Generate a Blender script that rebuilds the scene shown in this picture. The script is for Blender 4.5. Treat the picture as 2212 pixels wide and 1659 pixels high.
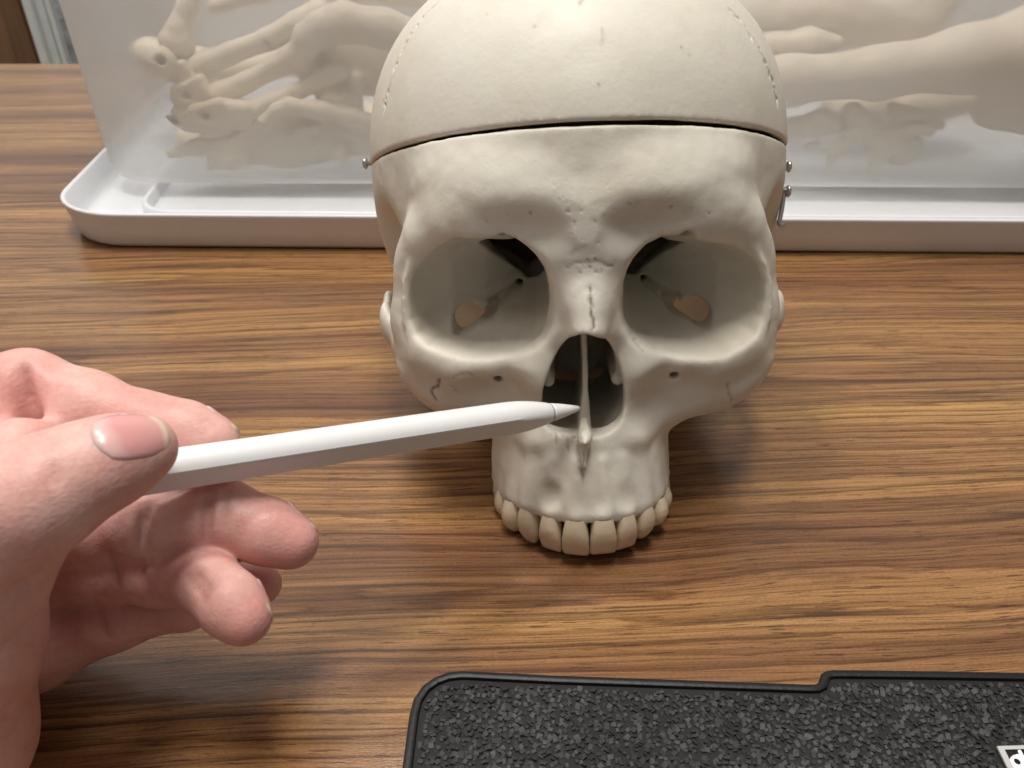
import bpy, bmesh, math, random
import numpy as np
from mathutils import Vector, Matrix

sc = bpy.context.scene
for o in list(bpy.data.objects):
    bpy.data.objects.remove(o)
random.seed(7)
rng = np.random.default_rng(7)
QUAL = 1.0            # grid refinement of the carved meshes

# ------------------------------------------------------------------ camera
PITCH = math.radians(33.0)
CAM_H = 167.0         # mm above the table
FPX = 1662.0          # focal length in pixels of a 2212 px wide picture
cd = bpy.data.cameras.new('camera')
cam = bpy.data.objects.new('camera', cd)
sc.collection.objects.link(cam)
sc.camera = cam
cam.location = (0, 0, CAM_H * 1e-3)
cam.rotation_euler = (math.pi / 2 - PITCH, 0, 0)
cd.sensor_fit = 'HORIZONTAL'
cd.sensor_width = 36.0
cd.lens = 36.0 * FPX / 2212.0
cd.clip_start = 0.01
cd.clip_end = 50
cd.dof.use_dof = True
cd.dof.focus_distance = 0.212
cd.dof.aperture_fstop = 28.0

# ------------------------------------------------------------------ light
world = bpy.data.worlds.new('World')
sc.world = world
world.use_nodes = True
bg = world.node_tree.nodes['Background']
bg.inputs[0].default_value = (1.0, 0.955, 0.89, 1)
bg.inputs[1].default_value = 0.18


def area_light(name, loc, target, sx, sy, watts, col):
    ld = bpy.data.lights.new(name, 'AREA')
    ld.shape = 'RECTANGLE'
    ld.size = sx
    ld.size_y = sy
    ld.energy = watts
    ld.color = col
    o = bpy.data.objects.new(name, ld)
    sc.collection.objects.link(o)
    o.location = loc
    o.rotation_euler = (Vector(target) - Vector(loc)).to_track_quat('-Z', 'Y').to_euler()
    return o


area_light('ceiling_and_fill_light', (0.06, 0.20, 1.70), (0.06, 0.20, 0), 0.30, 0.60, 19, (1.0, 0.95, 0.88))
area_light('ceiling_and_fill_light', (-1.0, -0.5, 1.70), (0.0, 0.2, 0), 0.60, 0.60, 4, (1.0, 0.95, 0.88))  # added soft fill from front left, brightens the thumb; no known fixture
area_light('ceiling_and_fill_light', (-0.40, 0.58, 1.75), (-0.35, 0.62, 0), 0.16, 0.50, 11, (1.0, 0.96, 0.91))  # added over the bin so its bones are lit from the top
area_light('ceiling_and_fill_light', (-0.75, 0.95, 1.85), (-0.75, 1.40, 0.40), 1.4, 1.0, 8, (1.0, 0.96, 0.92))  # added to brighten the far wall that the table top mirrors

sc.view_settings.view_transform = 'Standard'
sc.view_settings.look = 'None'
sc.view_settings.exposure = 0.15
sc.view_settings.gamma = 1.0
sc.view_settings.use_curve_mapping = False
sc.render.engine = 'CYCLES'
sc.cycles.use_denoising = True
sc.cycles.use_adaptive_sampling = True
sc.cycles.adaptive_threshold = 0.035
sc.cycles.max_bounces = 7
sc.cycles.transparent_max_bounces = 12
sc.cycles.caustics_reflective = False

# ------------------------------------------------------------------ measuring helpers (mm)
CAMP = np.array([0, 0, CAM_H])
FW = np.array([0, math.cos(PITCH), -math.sin(PITCH)])
RT = np.array([1.0, 0, 0])
UP = np.array([0, math.sin(PITCH), math.cos(PITCH)])


def ray(px, py):
    return FW + (px - 1106) / FPX * RT - (py - 829.5) / FPX * UP


def at(px, py, zc):
    return CAMP + ray(px, py) * zc


def onz(px, py, z):
    d = ray(px, py)
    return CAMP + d * ((z - CAM_H) / d[2])


# skull frame: x to the right of the picture, y to the back of the head, z up the face
psi, al, rho = math.radians(2.6), math.radians(15), math.radians(2.9)
xs = np.array([math.cos(psi), -math.sin(psi), 0])
ys = np.array([math.sin(psi) * math.cos(al), math.cos(psi) * math.cos(al), -math.sin(al)])
zs = np.cross(xs, ys)
xs, zs = xs * math.cos(rho) + zs * math.sin(rho), zs * math.cos(rho) - xs * math.sin(rho)
NAS = at(1270, 590, 205)


def S(p):
    q = np.asarray(p) - NAS
    return np.array([q @ xs, q @ ys, q @ zs])


def W(s):
    s = np.asarray(s, float)
    return NAS + np.outer(s[..., 0], xs).reshape(s.shape) + np.outer(s[..., 1], ys).reshape(s.shape) + np.outer(s[..., 2], zs).reshape(s.shape)


def sat(px, py, y):
    d = ray(px, py)
    t = ((NAS - CAMP) @ ys + y) / (d @ ys)
    return S(CAMP + d * t)


# ------------------------------------------------------------------ carving toolkit
f32 = np.float32
SX = 0.8      # the face's midline sits a little left of the frame's origin


class Field:
    def __init__(self, lo, hi, h):
        self.lo = np.array(lo, float)
        self.h = h
        self.n = np.ceil((np.array(hi) - self.lo) / h).astype(int) + 1
        self.a = np.full(self.n, 12.0, f32)
        self.ax = [(self.lo[i] + h * np.arange(self.n[i])).astype(f32) for i in range(3)]

    def block(self, lo, hi):
        i0 = np.clip(np.floor((np.array(lo) - self.lo) / self.h).astype(int), 0, self.n)
        i1 = np.clip(np.ceil((np.array(hi) - self.lo) / self.h).astype(int) + 1, 0, self.n)
        sl = tuple(slice(a, b) for a, b in zip(i0, i1))
        x = self.ax[0][sl[0]][:, None, None]
        y = self.ax[1][sl[1]][None, :, None]
        z = self.ax[2][sl[2]][None, None, :]
        return sl, x, y, z

    def op(self, prim, mode='add', k=2.0):
        fn, lo, hi = prim
        m = k + 2 * self.h + 0.5
        sl, x, y, z = self.block(np.array(lo) - m, np.array(hi) + m)
        if any(s.start >= s.stop for s in sl):
            return
        d = fn(x, y, z)
        a = self.a[sl]
        if mode == 'sub':
            b = -d
            hh = np.maximum(k - np.abs(a - b), 0) / max(k, 1e-6)
            self.a[sl] = np.maximum(a, b) + hh * hh * (k * 0.25)
        else:
            hh = np.maximum(k - np.abs(a - d), 0) / max(k, 1e-6)
            self.a[sl] = np.minimum(a, d) - hh * hh * (k * 0.25)

    def sample(self, p):
        q = (np.asarray(p, float) - self.lo) / self.h
        q = np.clip(q, 0, self.n - 1.001)
        i = q.astype(int)
        t = q - i
        r = 0
        for dx in (0, 1):
            for dy in (0, 1):
                for dz in (0, 1):
                    w = np.abs(1 - dx - t[..., 0]) * np.abs(1 - dy - t[..., 1]) * np.abs(1 - dz - t[..., 2])
                    r = r + w * self.a[i[..., 0] + dx, i[..., 1] + dy, i[..., 2] + dz]
        return r

    def mesh(self, smooth=1):
        a = self.a
        ins = a < 0
        nx, ny, nz = self.n - 1
        cnt = np.zeros((nx, ny, nz), np.int8)
        cs = [(i, j, k) for i in (0, 1) for j in (0, 1) for k in (0, 1)]
        for i, j, k in cs:
            cnt += ins[i:i + nx, j:j + ny, k:k + nz]
        ci = np.argwhere((cnt > 0) & (cnt < 8))
        idx = np.full((nx, ny, nz), -1, np.int32)
        idx[ci[:, 0], ci[:, 1], ci[:, 2]] = np.arange(len(ci))
        v = np.stack([a[ci[:, 0] + i, ci[:, 1] + j, ci[:, 2] + k] for i, j, k in cs], 1)
        acc = np.zeros((len(ci), 3))
        num = np.zeros(len(ci))
        for p in range(8):
            for q in range(p + 1, 8):
                dp = np.array(cs[q]) - np.array(cs[p])
                if np.abs(dp).sum() != 1:
                    continue
                m = (v[:, p] < 0) != (v[:, q] < 0)
                t = np.where(m, v[:, p] / (v[:, p] - v[:, q] + 1e-12), 0)
                acc += np.where(m[:, None], np.array(cs[p]) + t[:, None] * dp, 0)
                num += m
        V = (ci + acc / num[:, None]) * self.h + self.lo
        quads = []
        for axis in range(3):
            sl0 = [slice(None)] * 3
            sl1 = [slice(None)] * 3
            sl0[axis] = slice(0, -1)
            sl1[axis] = slice(1, None)
            s0 = ins[tuple(sl0)]
            s1 = ins[tuple(sl1)]
            e = np.argwhere(s0 != s1)
            o1, o2 = (axis + 1) % 3, (axis + 2) % 3
            ok = (e[:, o1] > 0) & (e[:, o2] > 0) & (e[:, o1] < self.n[o1] - 1) & (e[:, o2] < self.n[o2] - 1)
            e = e[ok]
            flip = s0[e[:, 0], e[:, 1], e[:, 2]]
            d1 = np.zeros(3, int)
            d2 = np.zeros(3, int)
            d1[o1] = 1
            d2[o2] = 1
            g = lambda c: idx[c[:, 0], c[:, 1], c[:, 2]]
            q = np.stack([g(e - d1 - d2), g(e - d2), g(e), g(e - d1)], 1)
            q[~flip] = q[~flip][:, ::-1]
            quads.append(q)
        Q = np.concatenate(quads)
        Q = Q[(Q >= 0).all(1)]
        for _ in range(smooth):
            V = lap(V, Q, 0.5)
        return V, Q


def lap(V, Q, w):
    n = len(V)
    ea = np.concatenate([Q[:, 0], Q[:, 1], Q[:, 2], Q[:, 3], Q[:, 1], Q[:, 2], Q[:, 3], Q[:, 0]])
    eb = np.concatenate([Q[:, 1], Q[:, 2], Q[:, 3], Q[:, 0], Q[:, 0], Q[:, 1], Q[:, 2], Q[:, 3]])
    c = np.maximum(np.bincount(ea, minlength=n), 1)
    M = np.stack([np.bincount(ea, V[eb, i], minlength=n) for i in range(3)], 1) / c[:, None]
    return V * (1 - w) + M * w


def vnormals(V, Q):
    fn = np.cross(V[Q[:, 2]] - V[Q[:, 0]], V[Q[:, 3]] - V[Q[:, 1]])
    N = np.zeros_like(V)
    for i in range(3):
        for c in range(4):
            N[:, i] += np.bincount(Q[:, c], fn[:, i], minlength=len(V))
    return N / np.maximum(np.linalg.norm(N, axis=1, keepdims=True), 1e-9)


_lat = rng.random((32, 32, 32)).astype(f32)


def noise3(P, scale):
    q = np.asarray(P) / scale
    i = np.floor(q).astype(int)
    t = q - i
    t = t * t * (3 - 2 * t)
    r = 0
    for dx in (0, 1):
        for dy in (0, 1):
            for dz in (0, 1):
                w = np.abs(1 - dx - t[:, 0]) * np.abs(1 - dy - t[:, 1]) * np.abs(1 - dz - t[:, 2])
                r = r + w * _lat[(i[:, 0] + dx) & 31, (i[:, 1] + dy) & 31, (i[:, 2] + dz) & 31]
    return r * 2 - 1


def ell(c, r, sym=False):
    c = [float(v) for v in c]
    r = [float(v) for v in r]

    def fn(x, y, z):
        xx = np.abs(x + SX) if sym else x
        a, b, d = (xx - c[0]) / r[0], (y - c[1]) / r[1], (z - c[2]) / r[2]
        k0 = np.sqrt(a * a + b * b + d * d) + 1e-6
        k1 = np.sqrt((a / r[0]) ** 2 + (b / r[1]) ** 2 + (d / r[2]) ** 2) + 1e-6
        return k0 * (k0 - 1) / k1
    lo = [c[i] - r[i] for i in range(3)]
    hi = [c[i] + r[i] for i in range(3)]
    if sym:
        lo[0] = -hi[0]
    return fn, lo, hi


def sup(c, r, p=2.4):
    c = [float(v) for v in c]
    r = [float(v) for v in r]

    def fn(x, y, z):
        q = np.sqrt(((x - c[0]) / r[0]) ** 2 + ((y - c[1]) / r[1]) ** 2)
        k0 = (q ** p + np.abs((z - c[2]) / r[2]) ** p) ** (1 / p)
        return (k0 - 1) * 74.0
    return fn, [c[i] - r[i] for i in range(3)], [c[i] + r[i] for i in range(3)]


def cap(a, b, ra, rb=None, sym=False, sc_=(1, 1, 1)):
    """round cone; sc_ squashes it along the axes"""
    rb = ra if rb is None else rb
    a = np.array(a, float)
    b = np.array(b, float)
    s = np.array(sc_, float)
    A, B = a / s, b / s
    ba = B - A
    L = float(ba @ ba) + 1e-9
    ms = float(s.min())

    def fn(x, y, z):
        xx = np.abs(x + SX) if sym else x
        px, py, pz = xx / s[0] - A[0], y / s[1] - A[1], z / s[2] - A[2]
        t = np.clip((px * ba[0] + py * ba[1] + pz * ba[2]) / L, 0, 1)
        d = np.sqrt((px - ba[0] * t) ** 2 + (py - ba[1] * t) ** 2 + (pz - ba[2] * t) ** 2)
        return (d - (ra + (rb - ra) * t)) * ms
    R = max(ra, rb) * s
    lo = np.minimum(a, b) - R
    hi = np.maximum(a, b) + R
    if sym:
        lo = lo.copy()
        lo[0] = -hi[0]
    return fn, lo, hi


def chain(F, pts, k=3.0, mode='add', sym=False, sc_=(1, 1, 1)):
    for p, q in zip(pts[:-1], pts[1:]):
        F.op(cap(p[:3], q[:3], p[3], q[3], sym, sc_), mode, k)


def poly2(pts):
    pts = np.array(pts, float)

    def d2(u, v):
        best = None
        sgn = None
        n = len(pts)
        for i in range(n):
            a = pts[i]
            b = pts[(i + 1) % n]
            e = b - a
            wu, wv = u - a[0], v - a[1]
            t = np.clip((wu * e[0] + wv * e[1]) / (e @ e + 1e-9), 0, 1)
            d = (wu - e[0] * t) ** 2 + (wv - e[1] * t) ** 2
            best = d if best is None else np.minimum(best, d)
            c = ((a[1] <= v) != (b[1] <= v)) & (u < a[0] + (v - a[1]) / (e[1] if abs(e[1]) > 1e-9 else 1e-9) * e[0])
            sgn = c if sgn is None else sgn ^ c
        return np.sqrt(best) * np.where(sgn, -1, 1)
    return d2


def rnd(pts, n=3):
    """round a closed outline by corner cutting"""
    P = np.array(pts, float)
    for _ in range(n):
        Qn = np.roll(P, -1, 0)
        P = np.stack([0.75 * P + 0.25 * Qn, 0.25 * P + 0.75 * Qn], 1).reshape(-1, 2)
        if len(P) > 50:
            break
    return P


# ------------------------------------------------------------------ object helpers
def raw_mesh(name, V, Q, smooth=True):
    V = np.asarray(V, np.float32)
    Q = np.asarray(Q, np.int32)
    me = bpy.data.meshes.new(name)
    me.vertices.add(len(V))
    me.vertices.foreach_set('co', V.ravel())
    me.loops.add(Q.size)
    me.loops.foreach_set('vertex_index', Q.ravel())
    me.polygons.add(len(Q))
    me.polygons.foreach_set('loop_start', np.arange(0, Q.size, Q.shape[1], dtype=np.int32))
    me.polygons.foreach_set('use_smooth', np.full(len(Q), smooth))
    me.update(calc_edges=True)
    return me


def put(name, me, m, parent=None, origin=None, **kw):
    o = bpy.data.objects.new(name, me)
    sc.collection.objects.link(o)
    if m is not None and me is not None and len(me.materials) == 0:
        me.materials.append(m)
    if parent is not None:
        o.parent = parent
    for k_, v_ in kw.items():
        o[k_] = v_
    return o


def obj_mm(name, V, Q, m, parent=None, smooth=True, **kw):
    """mesh given in world mm; origin is moved to the parent's origin"""
    V = np.asarray(V, float) * 1e-3
    if parent is not None:
        V = V - np.array(parent.matrix_world.translation if parent.parent else parent.location)
    return put(name, raw_mesh(name, V, Q, smooth), m, parent, **kw)


def empty(name, loc_mm, **kw):
    o = bpy.data.objects.new(name, None)
    sc.collection.objects.link(o)
    o.location = [v * 1e-3 for v in loc_mm]
    o.empty_display_size = 0.01
    for k_, v_ in kw.items():
        o[k_] = v_
    return o


def bm_mm(name, bm, m, parent=None, smooth=False, **kw):
    off = Vector(parent.location) if parent is not None else Vector((0, 0, 0))
    if parent is not None and parent.parent is not None:
        off = off + Vector(parent.parent.location)
    bmesh.ops.recalc_face_normals(bm, faces=bm.faces)
    for v in bm.verts:
        v.co = v.co * 1e-3 - off
    me = bpy.data.meshes.new(name)
    bm.to_mesh(me)
    bm.free()
    for p in me.polygons:
        p.use_smooth = smooth
    return put(name, me, m, parent, **kw)


# ------------------------------------------------------------------ materials
def mat(name):
    m = bpy.data.materials.new(name)
    m.use_nodes = True
    nt = m.node_tree
    b = nt.nodes['Principled BSDF']
    return m, nt, b


def node(nt, t, **kw):
    n = nt.nodes.new(t)
    for k_, v_ in kw.items():
        setattr(n, k_, v_)
    return n


def ramp(nt, fac, stops):
    r = node(nt, 'ShaderNodeValToRGB')
    while len(r.color_ramp.elements) < len(stops):
        r.color_ramp.elements.new(0.5)
    for e, (p, c) in zip(r.color_ramp.elements, stops):
        e.position = p
        e.color = (*c, 1) if len(c) == 3 else c
    nt.links.new(fac, r.inputs[0])
    return r


def noise(nt, vec, scale, detail=4, rough=0.55, dist=0.0):
    n = node(nt, 'ShaderNodeTexNoise')
    n.inputs['Scale'].default_value = scale
    n.inputs['Detail'].default_value = detail
    n.inputs['Roughness'].default_value = rough
    n.inputs['Distortion'].default_value = dist
    if vec is not None:
        nt.links.new(vec, n.inputs['Vector'])
    return n


def mapping(nt, vec, scale=(1, 1, 1), rot=(0, 0, 0), loc=(0, 0, 0)):
    n = node(nt, 'ShaderNodeMapping')
    n.inputs['Scale'].default_value = scale
    n.inputs['Rotation'].default_value = rot
    n.inputs['Location'].default_value = loc
    nt.links.new(vec, n.inputs['Vector'])
    return n.outputs[0]


def mix(nt, fac, a, b, mode='MIX'):
    n = node(nt, 'ShaderNodeMix', data_type='RGBA', blend_type=mode)
    for s, v in ((n.inputs[0], fac), (n.inputs[6], a), (n.inputs[7], b)):
        if isinstance(v, (int, float)):
            s.default_value = v
        elif isinstance(v, tuple):
            s.default_value = (*v, 1)
        else:
            nt.links.new(v, s)
    return n.outputs[2]


def math_n(nt, op, a, b=None):
    n = node(nt, 'ShaderNodeMath', operation=op)
    for s, v in zip(n.inputs, (a, b)):
        if v is None:
            continue
        if isinstance(v, (int, float)):
            s.default_value = v
        else:
            nt.links.new(v, s)
    return n.outputs[0]


def bump(nt, height, dist, strength=1.0, nrm=None):
    b = node(nt, 'ShaderNodeBump')
    b.inputs['Distance'].default_value = dist
    b.inputs['Strength'].default_value = strength
    nt.links.new(height, b.inputs['Height'])
    if nrm is not None:
        nt.links.new(nrm, b.inputs['Normal'])
    return b.outputs[0]


def make_bone(name, base=(0.68, 0.648, 0.565), crack=True):
    m, nt, b = mat(name)
    tc = node(nt, 'ShaderNodeTexCoord').outputs['Object']
    n1 = noise(nt, tc, 24, 5, 0.62)
    c = ramp(nt, n1.outputs[0], [(0.28, (base[0] * 0.90, base[1] * 0.855, base[2] * 0.80)), (0.5, base), (0.72, (base[0] * 1.04, base[1] * 1.05, base[2] * 1.08))]).outputs[0]
    n2 = noise(nt, tc, 70, 3, 0.6)
    st = ramp(nt, n2.outputs[0], [(0.62, (0, 0, 0)), (0.80, (1, 1, 1))]).outputs[0]
    c = mix(nt, math_n(nt, 'MULTIPLY', st, 0.35), c, (0.60, 0.47, 0.38))
    # scattered specks
    vo = node(nt, 'ShaderNodeTexVoronoi')
    vo.inputs['Scale'].default_value = 210
    nt.links.new(tc, vo.inputs['Vector'])
    sp = ramp(nt, vo.outputs['Distance'], [(0.05, (1, 1, 1)), (0.10, (0, 0, 0))]).outputs[0]
    rare = ramp(nt, noise(nt, tc, 60, 1).outputs[0], [(0.62, (0, 0, 0)), (0.68, (1, 1, 1))]).outputs[0]
    spk = math_n(nt, 'MULTIPLY', sp, rare)
    c = mix(nt, math_n(nt, 'MULTIPLY', spk, 0.7), c, (0.22, 0.17, 0.12))
    nrm = bump(nt, noise(nt, tc, 420, 3, 0.6).outputs[0], 0.0006, 0.16)
    nrm = bump(nt, noise(nt, tc, 110, 3, 0.55).outputs[0], 0.0010, 0.10, nrm)
    if crack:
        at_ = node(nt, 'ShaderNodeAttribute', attribute_name='crack')
        c = mix(nt, at_.outputs['Fac'], c, (0.17, 0.12, 0.08))
        pit = node(nt, 'ShaderNodeAttribute', attribute_name='pitted')
        v2 = node(nt, 'ShaderNodeTexVoronoi')
        v2.inputs['Scale'].default_value = 480
        nt.links.new(tc, v2.inputs['Vector'])
        ph = ramp(nt, v2.outputs['Distance'], [(0.12, (0, 0, 0)), (0.34, (1, 1, 1))]).outputs[0]
        gate = ramp(nt, noise(nt, tc, 260, 2).outputs[0], [(0.50, (1, 1, 1)), (0.60, (0, 0, 0))]).outputs[0]
        ph = math_n(nt, 'MAXIMUM', ph, gate)
        pb = node(nt, 'ShaderNodeBump')
        pb.inputs['Distance'].default_value = 0.0007
        nt.links.new(math_n(nt, 'MULTIPLY', pit.outputs['Fac'], 0.16), pb.inputs['Strength'])
        nt.links.new(ph, pb.inputs['Height'])
        nt.links.new(nrm, pb.inputs['Normal'])
        nrm = pb.outputs[0]
    nt.links.new(c, b.inputs['Base Color'])
    nt.links.new(nrm, b.inputs['Normal'])
    r = ramp(nt, noise(nt, tc, 90, 3).outputs[0], [(0.3, (0.46,) * 3), (0.7, (0.60,) * 3)]).outputs[0]
    nt.links.new(r, b.inputs['Roughness'])
    b.inputs['Specular IOR Level'].default_value = 0.34
    return m


def make_plain(name, col, rough=0.5, spec=0.5, metal=0.0, bumps=None, var=0.06):
    m, nt, b = mat(name)
    tc = node(nt, 'ShaderNodeTexCoord').outputs['Object']
    n = noise(nt, tc, 60, 4)
    c = ramp(nt, n.outputs[0], [(0.3, tuple(v * (1 - var) for v in col)), (0.7, tuple(min(1, v * (1 + var)) for v in col))])
    nt.links.new(c.outputs[0], b.inputs['Base Color'])
    b.inputs['Roughness'].default_value = rough
    b.inputs['Specular IOR Level'].default_value = spec
    b.inputs['Metallic'].default_value = metal
    if bumps:
        nt.links.new(bump(nt, noise(nt, tc, bumps[0], 3).outputs[0], bumps[1], 0.4), b.inputs['Normal'])
    return m


def make_wood():
    m, nt, b = mat('wood_laminate')
    tc = node(nt, 'ShaderNodeTexCoord').outputs['Object']
    v0 = mapping(nt, tc, rot=(0, 0, math.radians(-3.0)))
    # slow waviness of the grain
    wv = noise(nt, mapping(nt, v0, (4.5, 9, 1)), 1.0, 2, 0.5)
    sep = node(nt, 'ShaderNodeSeparateXYZ')
    nt.links.new(v0, sep.inputs[0])
    yy = math_n(nt, 'ADD', sep.outputs[1], math_n(nt, 'MULTIPLY', math_n(nt, 'SUBTRACT', wv.outputs[0], 0.5), 0.020))
    com = node(nt, 'ShaderNodeCombineXYZ')
    nt.links.new(sep.outputs[0], com.inputs[0])
    nt.links.new(yy, com.inputs[1])
    g = com.outputs[0]
    broad = noise(nt, mapping(nt, g, (1.6, 34, 1)), 1.0, 3, 0.6, 0.1)
    mid = noise(nt, mapping(nt, g, (5, 320, 1)), 1.0, 6, 0.72, 0.10)
    hair = noise(nt, mapping(nt, g, (14, 1500, 1), loc=(1, 5, 0)), 1.0, 3, 0.65)
    fine = noise(nt, mapping(nt, g, (95, 1700, 1)), 1.0, 2, 0.5)
    grain = noise(nt, mapping(nt, v0, (900, 2600, 1)), 1.0, 2, 0.6)
    # growth lines: sharp on one side, fading on the other
    w1 = noise(nt, mapping(nt, g, (1.1, 13, 1), loc=(4, 9, 0)), 1.0, 2, 0.5)
    w2 = noise(nt, mapping(nt, g, (6, 70, 1), loc=(2, 3, 0)), 1.0, 3, 0.6)
    w3 = noise(nt, mapping(nt, g, (40, 420, 1), loc=(8, 3, 0)), 1.0, 3, 0.6)
    ph = math_n(nt, 'ADD', math_n(nt, 'MULTIPLY', yy, 170.0), math_n(nt, 'MULTIPLY', w1.outputs[0], 13.0))
    ph = math_n(nt, 'ADD', ph, math_n(nt, 'MULTIPLY', w2.outputs[0], 2.6))
    ph = math_n(nt, 'ADD', ph, math_n(nt, 'MULTIPLY', w3.outputs[0], 0.45))
    saw = math_n(nt, 'FRACT', ph)
    c = ramp(nt, broad.outputs[0], [(0.28, (0.125, 0.055, 0.033)), (0.40, (0.205, 0.100, 0.046)), (0.54, (0.290, 0.153, 0.063)), (0.70, (0.395, 0.230, 0.084))]).outputs[0]
    ln = ramp(nt, saw, [(0.0, (0.40, 0.35, 0.33)), (0.07, (0.55, 0.50, 0.48)), (0.22, (0.90, 0.88, 0.87)), (0.55, (1.05, 1.05, 1.04)), (0.90, (1.18, 1.18, 1.14)), (1.0, (0.62, 0.58, 0.56))]).outputs[0]
    la = ramp(nt, noise(nt, mapping(nt, g, (3.5, 26, 1), loc=(5, 5, 0)), 1.0, 3, 0.6).outputs[0], [(0.34, (0.40,) * 3), (0.56, (1.0,) * 3)]).outputs[0]
    c = mix(nt, math_n(nt, 'MULTIPLY', la, 0.9), c, ln, 'MULTIPLY')
    c2 = ramp(nt, mid.outputs[0], [(0.32, (0.45, 0.41, 0.40)), (0.44, (0.80, 0.77, 0.75)), (0.54, (1.0, 1.0, 1.0)), (0.70, (1.25, 1.25, 1.22))]).outputs[0]
    c = mix(nt, 0.85, c, c2, 'MULTIPLY')
    c3 = ramp(nt, hair.outputs[0], [(0.34, (0.52, 0.48, 0.46)), (0.48, (1.0, 1.0, 1.0)), (0.68, (1.18, 1.18, 1.16))]).outputs[0]
    c = mix(nt, 0.9, c, c3, 'MULTIPLY')
    # long dark veins
    vein = noise(nt, mapping(nt, g, (1.6, 105, 1), loc=(3.1, 1.7, 0)), 1.0, 2, 0.5)
    vm = ramp(nt, math_n(nt, 'ABSOLUTE', math_n(nt, 'SUBTRACT', vein.outputs[0], 0.47)), [(0.0, (1, 1, 1)), (0.032, (0, 0, 0))]).outputs[0]
    vb = ramp(nt, noise(nt, mapping(nt, g, (14, 200, 1)), 1.0, 4).outputs[0], [(0.36, (0, 0, 0)), (0.56, (1, 1, 1))]).outputs[0]
    c = mix(nt, math_n(nt, 'MULTIPLY', math_n(nt, 'MULTIPLY', vm, vb), 0.85), c, (0.060, 0.030, 0.020))
    # short dark pores
    pore = ramp(nt, fine.outputs[0], [(0.34, (1, 1, 1)), (0.40, (0, 0, 0))]).outputs[0]
    pg = ramp(nt, noise(nt, mapping(nt, g, (9, 55, 1), loc=(7, 2, 0)), 1.0, 2).outputs[0], [(0.30, (0, 0, 0)), (0.46, (1, 1, 1))]).outputs[0]
    c = mix(nt, math_n(nt, 'MULTIPLY', math_n(nt, 'MULTIPLY', pore, pg), 0.8), c, (0.065, 0.030, 0.018))
    c = mix(nt, 0.42, c, ramp(nt, grain.outputs[0], [(0.3, (0.55, 0.55, 0.55)), (0.7, (1.4, 1.4, 1.4))]).outputs[0], 'MULTIPLY')
    nt.links.new(c, b.inputs['Base Color'])
    b.inputs['Roughness'].default_value = 0.22
    b.inputs['Specular IOR Level'].default_value = 0.55
    nrm = bump(nt, math_n(nt, 'ADD', fine.outputs[0], grain.outputs[0]), 0.0004, 0.10)
    nt.links.new(nrm, b.inputs['Normal'])
    return m


def make_skin():
    m, nt, b = mat('skin')
    tc = node(nt, 'ShaderNodeTexCoord').outputs['Object']
    n1 = noise(nt, tc, 55, 4, 0.6)
    c = ramp(nt, n1.outputs[0], [(0.28, (0.65, 0.335, 0.30)), (0.5, (0.735, 0.44, 0.395)), (0.75, (0.79, 0.54, 0.485))]).outputs[0]
    at_ = node(nt, 'ShaderNodeAttribute', attribute_name='flush')
    c = mix(nt, at_.outputs['Fac'], c, (0.66, 0.30, 0.27))
    n3 = noise(nt, tc, 170, 4, 0.65)
    c = mix(nt, math_n(nt, 'MULTIPLY', ramp(nt, n3.outputs[0], [(0.46, (0, 0, 0)), (0.66, (1, 1, 1))]).outputs[0], 0.42), c, (0.64, 0.27, 0.245))
    cr_ = node(nt, 'ShaderNodeAttribute', attribute_name='crease')
    c = mix(nt, cr_.outputs['Fac'], c, (0.40, 0.14, 0.12))
    n2 = noise(nt, tc, 900, 2)
    c = mix(nt, 0.12, c, ramp(nt, n2.outputs[0], [(0.3, (0.6, 0.5, 0.45)), (0.7, (1.2, 1.15, 1.1))]).outputs[0], 'MULTIPLY')
    nt.links.new(c, b.inputs['Base Color'])
    b.inputs['Roughness'].default_value = 0.48
    b.inputs['Specular IOR Level'].default_value = 0.38
    b.inputs['Subsurface Weight'].default_value = 0.40
    b.inputs['Subsurface Radius'].default_value = (1.0, 0.36, 0.22)
    b.inputs['Subsurface Scale'].default_value = 0.0032
    vo = node(nt, 'ShaderNodeTexVoronoi', feature='DISTANCE_TO_EDGE')
    vo.inputs['Scale'].default_value = 800
    nt.links.new(tc, vo.inputs['Vector'])
    nrm = bump(nt, vo.outputs['Distance'], 0.0005, 0.20)
    v3 = node(nt, 'ShaderNodeTexVoronoi', feature='DISTANCE_TO_EDGE')
    v3.inputs['Scale'].default_value = 330
    nt.links.new(mapping(nt, tc, (1, 1, 2.2), rot=(0.3, 0.5, 0.2)), v3.inputs['Vector'])
    nrm = bump(nt, v3.outputs['Distance'], 0.0008, 0.10, nrm)
    nrm = bump(nt, noise(nt, tc, 240, 3).outputs[0], 0.0007, 0.05, nrm)
    nt.links.new(nrm, b.inputs['Normal'])
    return m


def make_nail():
    m, nt, b = mat('nail')
    at_ = node(nt, 'ShaderNodeAttribute', attribute_name='along')
    tc = node(nt, 'ShaderNodeTexCoord').outputs['Object']
    f = math_n(nt, 'ADD', at_.outputs['Fac'], math_n(nt, 'MULTIPLY', math_n(nt, 'SUBTRACT', noise(nt, tc, 300, 2).outputs[0], 0.5), 0.08))
    c = ramp(nt, f, [(0.05, (0.74, 0.50, 0.47)), (0.24, (0.70, 0.42, 0.41)), (0.34, (0.68, 0.33, 0.33)), (0.86, (0.70, 0.36, 0.34)), (0.93, (0.80, 0.60, 0.48))]).outputs[0]
    nt.links.new(c, b.inputs['Base Color'])
    b.inputs['Roughness'].default_value = 0.26
    b.inputs['Subsurface Weight'].default_value = 0.3
    b.inputs['Subsurface Radius'].default_value = (1, 0.4, 0.3)
    b.inputs['Subsurface Scale'].default_value = 0.002
    return m


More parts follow.
